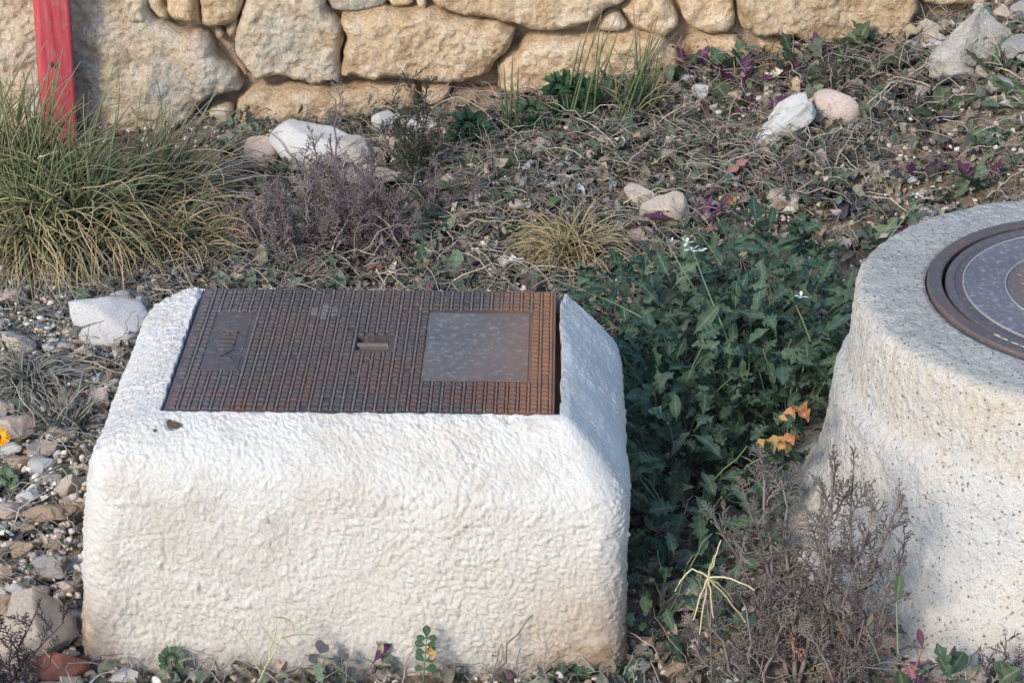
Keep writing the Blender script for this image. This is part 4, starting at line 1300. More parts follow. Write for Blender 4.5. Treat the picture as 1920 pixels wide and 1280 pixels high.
curly = [leaf_arr('lance', 6, 1, .42, .5, c, .5, s) for s, c in enumerate((0.6, 1.4, 2.2, 3.0, 1.0, -1.2))]
curly += [leaf_arr('ovate', 6, 1, .65, .4, c, .5, s + 9) for s, c in enumerate((0.5, 1.3, -0.9))]
litter('leaf_litter', M['litter'], 12500, (.014, .055), d_back, curly, (0.0, 0.028), 0.55, 'brown and grey dead leaf litter covering the soil behind the block', 'leaf litter')
fresh = [leaf_arr('ovate', 6, 1, .55, .25, c, .3, s + 20) for s, c in enumerate((0.4, 0.8, -0.4))] + [leaf_arr('lobed', 12, 1, .5, .2, .5, .2, 30 + s, 4, .2) for s in range(3)]
litter('ground_cover_leaves', M['litter_green'], 4800, (.020, .070), lambda x, y: d_back(x, y) * (0.3 + 0.7 * (fbm(np.column_stack([x, y]), 3.0, 2, 5) > 0.0)), fresh, (0.01, 0.05), 0.6, 'small dull green leaves growing through the dead litter', 'ground cover')
bits = []
for k in range(4):
    n_ = 5
    P = np.zeros((1, n_ + 1, 3)); P[0, :, 1] = np.linspace(0, 1, n_ + 1)
    P[0, :, 0] = np.cumsum(rng.normal(0, .07, n_ + 1)); P[0, :, 2] = np.cumsum(rng.normal(0, .05, n_ + 1)) + 0.15 * np.sin(np.linspace(0, 3.1, n_ + 1))
    bits.append(tubes(P, np.linspace(.016, .007, n_ + 1)[None], 3))
litter('dry_twigs', M['twigs'], 8500, (.03, .15), d_back, bits, (0.005, 0.065), 0.34, 'thin dry twigs and stalks tangled over the dead leaves', 'twigs')
litter('dead_straw', M['straw'], 2600, (.025, .11), lambda x, y: np.clip(d_left(x, y) * (0.25 + (fbm(np.column_stack([x, y]), 4.0, 2, 8) > 0.02)), 0, 1), bits, (0.0, 0.04), 0.35, 'pale grey dead straw over the rubble left of the block', 'straw')
litter('rubble_litter', M['litter'], 1500, (.010, .035), d_left, curly, (0.0, 0.02), 0.7, 'dead brown leaf scraps among the rubble stones', 'leaf litter')
peb = [(*rock_arr(300 + k, 1, 5, .1), None) for k in range(5)]
peb = [(V * np.array([1, .85, .65]), T, np.zeros((len(V), 2))) for V, T, _ in peb]
litter('gravel', M['gravel'], 8000, (.006, .026), lambda x, y: np.clip(d_left(x, y) + 0.20, 0, 1), peb, (0.0, 0.022), 0.5, 'crumbly pale gravel covering the earth', 'gravel')
litter('pale_stalks', M['straw'], 1500, (.03, .12), d_back, bits, (0.015, 0.06), 0.35, 'pale dry stalks lying criss-cross over the dead leaves', 'straw')
litter('broad_litter', M['litter'], 1200, (.035, .065), d_back, curly, (0.015, 0.045), 0.5, 'larger curled dead leaves lying on top of the litter', 'leaf litter')

# ------------------------------------------------------------------ plants
def mesh_leaf(name, mat, **kw):
    V, T, UV = leaf_arr(**kw)
    return mesh_from(name, V, T, UV, True, mat)
LEAF = {}
def leaf_set(key, mat, cnt, **kw):
    LEAF[key] = [mesh_leaf('leaf', M[mat], seed=s, curl=kw.get('c0', .2) + (kw.get('c1', .9) - kw.get('c0', .2)) * s / max(1, cnt - 1), **{a: b for a, b in kw.items() if a not in ('c0', 'c1')}) for s in range(cnt)]
leaf_set('rocket', 'rocket_leaf', 8, kind='lobed', n=18, W=.58, fold=.2, wave=.25, lobes=4, petiole=.18, c0=.1, c1=1.3)
leaf_set('rocket_small', 'rocket_leaf', 5, kind='lance', n=9, W=.34, fold=.25, wave=.25, petiole=.1, c0=.1, c1=1.0)
leaf_set('weed_lobed', 'weed_leaf', 5, kind='lobed', n=16, W=.42, fold=.2, wave=.2, lobes=4, petiole=.2, c0=.1, c1=1.0)
leaf_set('weed_ovate', 'weed_leaf', 5, kind='ovate', n=9, W=.55, fold=.2, wave=.15, petiole=.25, c0=.0, c1=.9)
leaf_set('pale_ovate', 'weed_leaf_pale', 4, kind='ovate', n=9, W=.5, fold=.2, wave=.15, petiole=.2, c0=.0, c1=.8)
leaf_set('purple', 'purple_leaf', 4, kind='lobed', n=14, W=.4, fold=.25, wave=.2, lobes=3, petiole=.25, c0=.1, c1=1.0)
leaf_set('pink', 'pink_leaf', 4, kind='lobed', n=14, W=.42, fold=.2, wave=.2, lobes=3, petiole=.35, c0=.1, c1=1.0)
leaf_set('yellow', 'yellow_leaf', 3, kind='ovate', n=9, W=.6, fold=.35, wave=.5, c0=.6, c1=1.6)
leaf_set('silver', 'silver_leaf', 6, kind='lance', n=10, W=.28, fold=.6, wave=.5, c0=.8, c1=3.4)
leaf_set('tan', 'tan_leaf', 6, kind='lance', n=9, W=.4, fold=.5, wave=.5, c0=.6, c1=3.0)
leaf_set('dark', 'dark_leaf', 5, kind='lance', n=9, W=.42, fold=.4, wave=.4, c0=.3, c1=1.6)
leaf_set('spoon_green', 'weed_leaf', 3, kind='spoon', n=10, W=.36, fold=.2, petiole=.0, c0=.0, c1=.3)
leaf_set('spoon_purple', 'purple_leaf', 3, kind='spoon', n=10, W=.36, fold=.3, c0=.0, c1=.3)
leaf_set('petal', 'petal_white', 3, kind='spoon', n=5, W=.45, fold=.1, c0=.2, c1=.9)
leaf_set('ray', 'petal_orange', 3, kind='spoon', n=5, W=.26, fold=.15, c0=.0, c1=.3)

def fan_mesh(mat, lobes, seed, pleat=.10, notch=.30, open_=250):
    """round pleated leaf (mallow, cranesbill), blade flat in XY with the stalk at the origin"""
    r = np.random.default_rng(seed)
    n = lobes * 6
    a = np.linspace(-R(open_) / 2, R(open_) / 2, n + 1) + math.pi / 2
    ph = np.arange(n + 1) / 6.0
    rad = 1 - notch * (0.5 + 0.5 * np.cos(2 * np.pi * ph)) ** 2 + .06 * np.cos(2 * np.pi * ph * 3) + .03 * r.normal(size=n + 1)
    z = pleat * np.cos(2 * np.pi * ph)
    V, UV = [(0, 0, 0)], [(.5, 0)]
    for f in (.4, .75, 1.0):
        for k in range(n + 1):
            V.append((math.cos(a[k]) * rad[k] * f, math.sin(a[k]) * rad[k] * f, z[k] * f + .22 * f * f)); UV.append((.5 + .25 * math.cos(2 * np.pi * ph[k] + math.pi), f))
    T = [(0, 1 + k, 2 + k) for k in range(n)]
    T = np.vstack([T, grid_tris(n + 1, 3) + 1])
    return mesh_from('leaf', V, T, UV, True, M[mat])
LEAF['mallow'] = [fan_mesh('mallow_leaf', 5, s, .14, .45, 230) for s in range(4)]
LEAF['round'] = [fan_mesh('weed_leaf', 6, s + 7, .07, .12, 300) for s in range(3)]

def stem_obj(name, pts, r0, r1, mat, parent, sides=5):
    g = Geo(); tube1(g, pts, r0, r1, sides)
    return add(name, g.mesh(name, M[mat]), parent)

def curve_pts(a, b, sag=0.0, n=8, wob=0.0):
    a, b = np.asarray(a, float), np.asarray(b, float)
    t = np.linspace(0, 1, n)[:, None]
    P = a + (b - a) * t
    P[:, 2] += sag * np.sin(np.pi * t[:, 0])
    if wob:
        P[1:-1] += rng.normal(0, wob, (n - 2, 3))
    return P

def place_leaf(key, parent, loc, az, pitch, size, roll=0.0, name='leaf'):
    """leaf grows from LOC towards azimuth AZ, raised by PITCH"""
    m = random.choice(LEAF[key])
    mt = Matrix.Translation(loc) @ Matrix.Rotation(az, 4, 'Z') @ Matrix.Rotation(pitch, 4, 'X') @ Matrix.Rotation(roll, 4, 'Y') @ Matrix.Scale(size, 4)
    return add(name, m, parent, mtx=mt)

# ---- rocket plants between block and manhole
def flower(parent, loc, size, az=0, n=4):
    f = None
    for k in range(n):
        o = place_leaf('petal', parent, loc, az + k * 2 * math.pi / n + rng.normal(0, .2), R(rng.uniform(5, 45)), size * rng.uniform(.85, 1.1), name='petal')
    return f

def rocket(loc, label, rad, hgt, nleaf, nsmall, stems=(), shape=None):
    rt = root('rocket_plant', label, 'plant', loc, 'leafy rocket plants between block and manhole')
    for k in range(nleaf):
        a = rng.uniform(0, 2 * math.pi)
        r = rad * math.sqrt(rng.random())
        z = hgt * (0.15 + 0.85 * rng.random() ** 0.7) * (1 - 0.45 * (r / rad) ** 2)
        p = (r * math.cos(a), r * math.sin(a), z)
        W = rt.matrix_basis @ Vector(p) if False else Vector(loc) + Vector(p)
        if W.x < 0.232 and W.y < 4.30:
            continue
        if (W.x - MAN_C[0]) ** 2 + (W.y - MAN_C[1]) ** 2 < (0.56 if W.z > .16 else .62) ** 2:
            continue
        place_leaf('rocket' if rng.random() < .6 else 'rocket_small', rt, p, a - math.pi / 2 + rng.normal(0, .7), R(rng.normal(22, 26)), rng.uniform(.048, .10), rng.normal(0, .45))
    # stalks
    g = Geo()
    for k in range(8):
        a = rng.uniform(0, 2 * math.pi); r = rad * rng.uniform(.3, .9)
        tube1(g, curve_pts((0, 0, 0), (r * math.cos(a), r * math.sin(a), hgt * rng.uniform(.5, .95)), .03, 7, .004), .0024, .0012, 4)
    add('stem', g.mesh('stem', M['stem_green']), rt)
    return rt
RK = [((0.36, 4.75, .0), 'broad rocket plant with many leaves at the back right corner of the block', .25, .31, 230),
      ((0.60, 4.98, .0), 'rocket plant standing behind the left rim of the manhole', .22, .29, 190),
      ((0.50, 4.45, .0), 'dense rocket plant in the middle of the gap between block and manhole', .24, .38, 260),
      ((0.33, 4.30, .0), 'rocket plant pressed against the right side of the block', .18, .38, 150),
      ((0.36, 4.00, .0), 'low shaded rocket plant in the gap beside the block', .19, .30, 140),
      ((0.30, 3.72, .0), 'lowest dark rocket plant near the front right corner of the block', .15, .18, 60),
      ((0.61, 4.36, .0), 'rocket plant squeezed against the left flank of the manhole', .15, .36, 110),
      ((0.64, 4.62, .0), 'rocket plant leaning on the upper left of the manhole', .18, .38, 100)]
rk_roots = []
for loc, lab, rad, h, nl in RK:
    loc = (loc[0], loc[1], float(gz(loc[0], loc[1])))
    rk_roots.append(rocket(loc, lab, rad, h, nl, 0))
def flower_stem(rt, px_pts, lift, sz, nfl=2, r0=.0024):
    """stem through photograph points, heights given, ending in white flowers"""
    P = []
    for (px, py), z in zip(px_pts, lift):
        P.append(on_z(px, py, z))
    P = np.array(P) - np.array(rt.location)
    t = np.linspace(0, 1, len(P)); tt = np.linspace(0, 1, 12)
    Q = np.column_stack([np.interp(tt, t, P[:, k]) for k in range(3)])
    Q[1:-1] = .5 * Q[1:-1] + .25 * (Q[:-2] + Q[2:])
    st = stem_obj('flower_stem', Q, r0, r0 * .55, 'stem_green', rt)
    for k in range(nfl):
        flower(st, Q[-1] + rng.normal(0, .010, 3) * np.array([1, 1, .6]) + [0, 0, .006], sz, rng.uniform(0, 3))
flower_stem(rk_roots[0], [(1330, 680), (1200, 590), (1100, 545), (1010, 515), (965, 500)], [.16, .30, .24, .20, .20], .021, 3)
flower_stem(rk_roots[0], [(1320, 570), (1295, 530), (1265, 480), (1250, 450)], [.26, .33, .38, .40], .010, 1)
flower_stem(rk_roots[2], [(1365, 640), (1350, 600), (1325, 540), (1300, 472)], [.30, .35, .40, .44], .018, 3)
flower_stem(rk_roots[2], [(1520, 640), (1505, 600), (1492, 572)], [.32, .37, .40], .016, 1)
flower_stem(rk_roots[6], [(1650, 470), (1680, 430), (1722, 374)], [.20, .26, .32], .017, 2)
for (px, py, z, s, a, pt) in ((1230, 545, .30, .085, 2.6, -.3), (1215, 560, .28, .06, 3.2, -.4), (1320, 520, .33, .07, 1.0, .1), (1430, 510, .34, .09, -.9, .1), (1480, 520, .33, .09, -1.4, .0)):
    p = on_z(px, py, z) - np.array(rk_roots[0].location)
    place_leaf('rocket', rk_roots[0], p, a, pt, s)
for (px, py, z, s) in ((1490, 760, .30, .058), (1500, 772, .30, .05), (1484, 842, .24, .075), (1498, 818, .24, .055)):
    p = on_y(px, py, 3.96) - np.array(rk_roots[2].location)
    place_leaf('yellow', rk_roots[2], p, rng.uniform(0, 6), R(rng.uniform(-50, 20)), s, name='yellowed_leaf')

# ---- feathery plants
def frond_mesh(mat, seed, npin=6):
    r = np.random.default_rng(seed)
    g = Geo()
    n = 6
    ax = np.zeros((n + 1, 3)); ax[:, 2] = np.linspace(0, 1, n + 1)
    ax[:, 1] = -.22 * np.linspace(0, 1, n + 1) ** 2; ax[:, 0] = r.normal(0, .03) * np.linspace(0, 3, n + 1)
    g.put(*tubes(ax[None], np.linspace(.028, .014, n + 1)[None], 3))
    Ps, Rd = [], []
    def seg(a, b, r0):
        Ps.append([a, .5 * (a + b) + r.normal(0, .012, 3), b]); Rd.append([r0, r0 * .9, r0 * .35])
    for k in range(npin):
        t = .22 + .76 * k / (npin - 1)
        c = np.array([np.interp(t, np.linspace(0, 1, n + 1), ax[:, j]) for j in range(3)])
        L = .34 * math.sin(math.pi * min(.93, .25 + .72 * t)) * r.uniform(.8, 1.15)
        for sg in (-1, 1):
            an = R(r.uniform(38, 62))
            d = np.array([sg * math.sin(an), r.normal(0, .28), math.cos(an)]); d /= np.linalg.norm(d)
            e = c + d * L
            seg(c, e, .021)
            for q in ((.40, 1), (.62, -1), (.82, 1)):
                an2 = R(r.uniform(28, 50)) * q[1]
                ca, sa = math.cos(an2), math.sin(an2)
                d2 = np.array([ca * d[0] - sa * d[2] * 1, d[1] + r.normal(0, .3), sa * d[0] + ca * d[2]])
                b0 = c + d * L * q[0]
                seg(b0, b0 + d2 * L * .40, .017)
    g.put(*tubes(np.array(Ps), np.array(Rd), 3))
    return g.mesh('frond', M[mat])
FR = {k: [frond_mesh(k, s) for s in range(4)] for k in ('frond_grey', 'frond_purple', 'frond_dark', 'frond_green', 'frond_red')}

def feathery(label, group, base_px, tips, mat, stem_mat, nfr, flen, base=None, red=0, stem_r=.004, low=0.12, name='feathery_plant'):
    """TIPS: (px, py, depth offset from the base in metres) of every stem"""
    b = ground_at(*base_px) if base is None else np.array(base)
    rt = root(name, label, 'plant', b, group)
    for (px, py, dyo) in tips:
        e = on_y(px, py, b[1] + dyo) - b
        start = np.array([rng.normal(0, .012), rng.normal(0, .012), 0])
        P = curve_pts(start, e, 0, 9, .004)
        P[:, 0] += np.sin(np.linspace(0, math.pi, 9)) * rng.normal(0, .015)
        st = stem_obj('stem', P, stem_r, stem_r * .35, stem_mat, rt)
        H = float(np.linalg.norm(e - start))
        for k in range(nfr):
            t = low + (1 - low) * (k + rng.random()) / nfr
            t = min(t, 1.0)
            c = [np.interp(t, np.linspace(0, 1, 9), P[:, j]) for j in range(3)]
            m = random.choice(FR['frond_red' if (red and t < .35 and rng.random() < red) else mat])
            out = R(rng.uniform(35, 80)) * (1 - .55 * t) if t < .97 else R(rng.uniform(0, 25))
            mt = Matrix.Translation(c) @ Matrix.Rotation(k * 2.4 + rng.normal(0, .4), 4, 'Z') @ Matrix.Rotation(-out, 4, 'X') @ Matrix.Rotation(rng.uniform(0, 6.3), 4, 'Z') @ Matrix.Scale(flen * rng.uniform(.65, 1.15) * (1.05 - .35 * t), 4)
            add('frond', m, st, mtx=mt)
    return rt
GF = 'grey feathery plants before the manhole'
feathery('tall grey brown feathery plant with bare forked stem in front of the shaded gap', GF, (1500, 1285), [(1425, 835, .02), (1395, 935, .0), (1330, 955, -.02), (1560, 870, .05), (1465, 900, .03)], 'frond_grey', 'stem_brown', 15, .095, red=.15, stem_r=.0055)
feathery('wide grey feathery plant standing against the manhole base', GF, (1600, 1290), [(1600, 880, .06), (1690, 925, .05), (1695, 1030, .02), (1640, 960, .0), (1540, 930, .04), (1560, 1040, -.03)], 'frond_grey', 'stem_brown', 14, .09, red=.35, stem_r=.005)
feathery('low grey feathery plant at the bottom edge under the straw heads', GF, (1400, 1300), [(1310, 1090, .0), (1370, 1080, .02), (1430, 1130, .0), (1290, 1180, -.02), (1480, 1150, .0)], 'frond_grey', 'stem_brown', 9, .075)
feathery('low grey feathery plant at the bottom edge in front of the manhole', GF, (1560, 1320), [(1500, 1160, -.02), (1560, 1130, 0), (1620, 1160, 0), (1660, 1190, 0)], 'frond_grey', 'stem_brown', 9, .07, red=.2)
feathery('dark feathery sprig in front of the manhole at lower right', GF, (1868, 1300), [(1885, 1195, 0), (1840, 1235, 0), (1910, 1240, .0)], 'frond_dark', 'stem_brown', 9, .045)
feathery('dark purple feathery plant over the largest cream rock at bottom left', None, (35, 1330), [(75, 1130, -.02), (120, 1165, .0), (20, 1200, -.03), (-15, 1150, 0), (95, 1230, -.02)], 'frond_dark', 'frond_dark', 8, .062, base=(-0.955, 3.42, 0.0), stem_r=.003)
GB = 'brown purple feathery plants behind the block'
feathery('brown feathery plant with bare branches in front of the bright white rock', GB, (640, 415), [(585, 255, .02), (560, 300, 0), (640, 170, .05), (620, 310, .0), (690, 300, .0), (600, 340, .03)], 'frond_purple', 'stem_brown', 9, .085)
feathery('tall dark green feathery plant against the wall by the pointed white stone', GB, (782, 352), [(765, 145, .0), (735, 175, .0), (800, 150, .02), (790, 210, -.03), (720, 240, -.03), (830, 230, -.02)], 'frond_green', 'stem_brown', 11, .080)
feathery('dense purple brown feathery plant behind the middle of the cover', GB, (600, 500), [(520, 370, .02), (575, 330, 0), (635, 350, 0), (670, 390, 0), (715, 340, .02), (610, 420, -.05), (530, 440, -.05), (480, 410, .03), (560, 385, .06), (690, 330, .06), (460, 450, .0), (640, 300, .08)], 'frond_purple', 'stem_brown', 8, .10)
feathery('purple brown feathery plant behind the lifting bar of the cover', GB, (720, 480), [(700, 330, 0), (745, 370, 0), (690, 420, -.04), (770, 420, 0), (650, 450, -.04), (720, 400, .04), (760, 390, .03)], 'frond_purple', 'stem_brown', 8, .095)
feathery('purple feathery plant next to the fringe of the grass clump', GB, (480, 470), [(440, 400, 0), (500, 370, 0), (530, 420, 0), (470, 450, -.03), (520, 350, .03)], 'frond_purple', 'stem_brown', 9, .085, red=.3)
feathery('small grey feathery plant between dry tuft and block', GB, (840, 420), [(820, 310, 0), (860, 330, 0), (900, 350, 0), (790, 350, 0)], 'frond_purple', 'stem_brown', 10, .060)
feathery('small green feathery weed at the foot of the big right wall stone', None, (1560, 180), [(1550, 95, 0), (1590, 85, 0), (1530, 130, 0), (1600, 120, 0)], 'frond_green', 'stem_brown', 8, .05)

# ---- grass clumps
def blades(n, rad, L, el, droop, curl, w, segs=10, az=None, seed=0, jit=1.0):
    """polylines (n,segs+1,3): start elevation EL, bending down by DROOP, curling tips"""
    r = np.random.default_rng(seed)
    a = r.uniform(0, 2 * np.pi, n) if az is None else r.normal(az[0], az[1], n)
    r0 = rad * np.sqrt(r.random(n)); a0 = r.uniform(0, 2 * np.pi, n)
    LL = r.uniform(L[0], L[1], n)
    e0 = np.radians(r.uniform(el[0], el[1], n))
    dr = np.radians(r.uniform(droop[0], droop[1], n))
    cu = np.radians(r.normal(0, 1, n) * curl)
    s = np.linspace(0, 1, segs + 1)
    E = e0[:, None] - dr[:, None] * s[None] ** 1.5 + np.radians(r.normal(0, 7, (n, segs + 1))).cumsum(1) * .35 * jit
    E = np.maximum(E, -1.3)
    A = a[:, None] + cu[:, None] * s[None] ** 2 + np.radians(r.normal(0, 9, (n, segs + 1))).cumsum(1) * .4 * jit
    step = (LL / segs)[:, None]
    d = np.stack([np.cos(E) * np.cos(A), np.cos(E) * np.sin(A), np.sin(E)], 2) * step[:, :, None]
    P = np.concatenate([np.zeros((n, 1, 3)), np.cumsum(d[:, :-1], 1)], 1)
    P[:, :, 0] += (r0 * np.cos(a0))[:, None]; P[:, :, 1] += (r0 * np.sin(a0))[:, None]
    P[:, :, 2] = np.maximum(P[:, :, 2], 0.004 + 0.01 * r.random(n)[:, None])
    W = (w * r.uniform(.7, 1.2, n))[:, None] * (1 - .75 * s[None] ** 2)
    return P, W

def grass(label, loc, sets, group=None, name='grass_clump', nparts=0):
    """SETS: (material, blades kwargs); the longest blades are parts, the mass of the rest is one part"""
    rt = root(name, label, 'grass clump', loc, group)
    for mat, kw in sets:
        P, W = blades(**kw)
        k = min(nparts, len(P))
        order = np.argsort(-(P[:, :, 2].max(1) + np.linalg.norm(P[:, -1, :2], axis=1)))
        for i in order[:k]:
            V, T, UV = tubes(P[i:i + 1], W[i:i + 1], 3)
            add('blade', mesh_from('blade', V, T, UV, True, M[mat]), rt)
        rest = order[k:]
        if len(rest):
            V, T, UV = tubes(P[rest], W[rest], 3)
            add('blade_mass', mesh_from('blade_mass', V, T, UV, True, M[mat]), rt, kind='stuff')
    return rt
def gl(px, py):
    p = ground_at(px, py)
    return (p[0], p[1], p[2])
BW = .0041
grass('big green and tan grass clump at the foot of the red post', gl(105, 470), [
    ('blade_green', dict(n=300, rad=.14, L=(.20, .50), el=(45, 95), droop=(15, 150), curl=40, w=BW * .95, seed=1, jit=1.2)),
    ('blade_tan', dict(n=300, rad=.15, L=(.20, .46), el=(30, 88), droop=(80, 230), curl=130, w=BW * .85, seed=2, jit=2.0)),
    ('blade_tan', dict(n=150, rad=.12, L=(.34, .50), el=(20, 60), droop=(90, 150), curl=40, w=BW * .8, az=(-1.35, .5), seed=12, jit=1.8))], nparts=70)
grass('fine grey green grass leaning right along the wall beside the big clump', gl(265, 395), [
    ('blade_green', dict(n=140, rad=.11, L=(.16, .36), el=(40, 85), droop=(5, 60), curl=18, w=BW * .8, az=(.5, .7), seed=3, jit=.5)),
    ('blade_grey', dict(n=90, rad=.10, L=(.2, .42), el=(8, 60), droop=(0, 60), curl=16, w=BW * .75, az=(.2, .5), seed=4, jit=.5)),
    ('blade_tan', dict(n=120, rad=.14, L=(.2, .42), el=(15, 60), droop=(60, 130), curl=45, w=BW * .8, az=(-.6, .9), seed=5))], nparts=60)
grass('green grass with tall upright blades left of the red post', gl(20, 400), [
    ('blade_green', dict(n=150, rad=.11, L=(.25, .52), el=(55, 95), droop=(0, 80), curl=25, w=BW, seed=6)),
    ('blade_tan', dict(n=130, rad=.11, L=(.25, .40), el=(25, 80), droop=(70, 170), curl=70, w=BW * .9, seed=7))], nparts=40)
grass('fringe of tan grass hanging towards the white angular stone', gl(330, 480), [
    ('blade_tan', dict(n=210, rad=.10, L=(.16, .30), el=(25, 75), droop=(60, 170), curl=60, w=BW * .8, seed=8)),
    ('blade_green', dict(n=120, rad=.10, L=(.15, .28), el=(30, 80), droop=(50, 120), curl=40, w=BW * .8, seed=9))], nparts=30)
grass('dry tan grass tuft drooping behind the right end of the cover', gl(1075, 500), [
    ('blade_tan', dict(n=420, rad=.05, L=(.12, .23), el=(30, 85), droop=(80, 190), curl=22, w=BW * .7, seed=10, jit=.6)),
    ('blade_green', dict(n=90, rad=.05, L=(.10, .20), el=(40, 85), droop=(60, 150), curl=22, w=BW * .7, seed=11, jit=.6))], nparts=60)
grass('small drooping grey grass tuft in the rubble at left', gl(58, 738), [
    ('blade_grey', dict(n=230, rad=.035, L=(.10, .19), el=(25, 80), droop=(90, 190), curl=35, w=BW * .8, seed=13, jit=.7))], nparts=60)
grass('spiky dead straw tuft near the left face of the block', gl(118, 808), [
    ('blade_grey', dict(n=90, rad=.05, L=(.06, .15), el=(5, 80), droop=(0, 50), curl=10, w=BW * .8, seed=14, jit=.4))], nparts=40)
grass('flattened dead straw under the front of the big grass clump', gl(70, 610), [
    ('blade_grey', dict(n=160, rad=.12, L=(.08, .18), el=(-5, 40), droop=(0, 60), curl=35, w=BW * .7, seed=15))], nparts=20)
grass('four thin upright rush stems against the grey base stone', gl(955, 262), [
    ('blade_green', dict(n=5, rad=.035, L=(.20, .27), el=(80, 92), droop=(-4, 8), curl=8, w=BW * 1.1, seed=16, jit=.25))], nparts=5)
grass('wispy upright grass against the wall right of the mallow', gl(1185, 232), [
    ('blade_green', dict(n=34, rad=.07, L=(.16, .36), el=(50, 85), droop=(-10, 40), curl=14, w=BW * .8, az=(.6, .7), seed=17, jit=.4)),
    ('blade_tan', dict(n=16, rad=.07, L=(.14, .30), el=(40, 80), droop=(20, 70), curl=30, w=BW * .7, seed=18))], nparts=20)
grass('few long grass stems rising before the light ochre wall stone', gl(1085, 240), [
    ('blade_green', dict(n=9, rad=.05, L=(.26, .40), el=(70, 88), droop=(5, 35), curl=10, w=BW, az=(.4, .5), seed=19, jit=.35))], nparts=9)
grass('thin grey grass near the back left corner of the block', gl(420, 480), [
    ('blade_tan', dict(n=60, rad=.07, L=(.10, .22), el=(20, 70), droop=(20, 110), curl=35, w=BW * .7, seed=20)),
    ('blade_grey', dict(n=50, rad=.07, L=(.10, .20), el=(10, 60), droop=(10, 80), curl=30, w=BW * .7, seed=21))], nparts=15)

# ---- rosettes and single leaves, placed after the photograph
def rosette(label, px, py, n, key, size, pitch=(5, 45), group=None, name='weed', cat='weed', az0=None, lift=0.0, parts='leaf'):
    b = ground_at(px, py)
    rt = root(name, label, cat, b, group)
    for k in range(n):
        a = (k * 2.4 + rng.normal(0, .3)) if az0 is None else az0 + rng.normal(0, .6)
        kk = key if isinstance(key, str) else key[k % len(key)]
        place_leaf(kk, rt, (0, 0, lift + rng.uniform(0, .012)), a, R(rng.uniform(*pitch)), size * rng.uniform(.7, 1.15), rng.normal(0, .25), parts)
    return rt
def fan_plant(label, px, py, leaves, size, key='mallow', group=None, name='mallow'):
    """LEAVES: (px, py) of each blade's middle"""
    b = ground_at(px, py)
    rt = root(name, label, 'weed', b, group)
    for (lx, ly, s) in leaves:
        e = on_y(lx, ly, b[1] - .01) - b
        st = stem_obj('leaf_stalk', curve_pts((0, 0, 0), e, .01, 6), .0018, .0013, 'stem_green', rt, 4)
        m = random.choice(LEAF[key])
        mt = Matrix.Translation(e) @ Matrix.Rotation(rng.normal(0, .3), 4, 'Z') @ Matrix.Rotation(R(rng.uniform(25, 60)), 4, 'X') @ Matrix.Scale(px_size(b + e, s), 4)
        add('leaf', m, st, mtx=mt)
    return rt
fan_plant('mallow with pleated dark green leaves against the wall', 1068, 240, [(1062, 175, 46), (1048, 165, 34), (1084, 172, 36), (1075, 224, 44), (1056, 214, 32), (1098, 230, 36), (1040, 238, 30)], 1)
fan_plant('small mallow with a fan leaf left of the larger mallow', 1000, 262, [(995, 208, 30), (1000, 235, 28), (982, 250, 24), (1014, 250, 26)], 1)
fan_plant('dark green triangular leaves in front of the grey base stone', 885, 285, [(880, 238, 40), (870, 262, 36), (905, 262, 34)], 1)
fan_plant('single round green leaf standing before the front of the block', 322, 1275, [(322, 1236, 26)], 1, 'round', None, 'round_leaf_weed')
fan_plant('round green leaf at the left border below the ochre stone', 0, 925, [(4, 905, 30)], 1, 'round', None, 'round_leaf_weed')
rosette('rosette of long dark green leaves before the big pale boulder', 1852, 150, 8, 'weed_lobed', .15, (20, 65))
rosette('green pointed leaf reaching left from under the boulder', 1720, 105, 2, 'weed_ovate', .13, (5, 20), az0=1.4)
rosette('broad dark green leaf lying below the big right wall stone', 1712, 128, 3, 'weed_ovate', .14, (5, 25), az0=1.7)
rosette('pale green bent leaf right of the rounded orange stone', 1632, 200, 2, 'pale_ovate', .09, (20, 50), az0=.2)
rosette('large pale green leaf cut by the right border', 1925, 205, 3, 'pale_ovate', .13, (30, 70), az0=.8)
rosette('pale green leaves below the rosette near the right border', 1895, 250, 4, 'pale_ovate', .09, (5, 40))
rosette('upright yellow green leaf with purple stalks behind the manhole', 1838, 365, 5, ['pale_ovate', 'weed_ovate', 'purple', 'purple', 'weed_ovate'], .12, (40, 80))
rosette('dark star shaped leaf rosette near the right border', 1850, 285, 7, 'rocket_small', .07, (20, 50))
rosette('rosette with pinkish red stalks left of the earthy clod', 1312, 440, 6, ['pink', 'purple', 'purple', 'pink'], .15, (25, 70))
rosette('weed with one pink red lobed leaf in the litter', 1330, 355, 3, ['pink', 'weed_lobed', 'weed_lobed'], .12, (5, 45), az0=-1.0)
rosette('dark green lobed weed below the pink red leaf', 1370, 382, 5, 'weed_lobed', .10, (5, 35))
rosette('bluish green single leaf near the dark earth behind the rocket plants', 1445, 440, 2, 'rocket', .08, (10, 40))
rosette('dark green weed left of the dry tan tuft', 800, 370, 5, 'weed_lobed', .11, (10, 45))
rosette('dark green weed with lobed leaves in the middle of the litter', 915, 365, 5, 'weed_lobed', .11, (10, 45))
rosette('bluish green leaves right behind the cover', 800, 520, 5, ['rocket', 'rocket', 'dark', 'tan', 'pale_ovate'], .09, (15, 60))
rosette('green leaf with a pale one behind the edge of the cover', 850, 530, 4, ['pale_ovate', 'rocket', 'tan'], .08, (30, 70))
rosette('dull green leaf leaning on the pinkish boulder', 520, 345, 2, 'rocket_small', .11, (50, 80))
rosette('dark green leaves in front of the grass fringe', 430, 385, 4, 'weed_ovate', .09, (20, 60))
rosette('magenta leaves at the tip of the grass fringe', 372, 500, 4, ['pink', 'purple'], .07, (20, 60))
rosette('long purple leaf behind the brick shards', 480, 500, 3, 'purple', .10, (10, 35), az0=-.9)
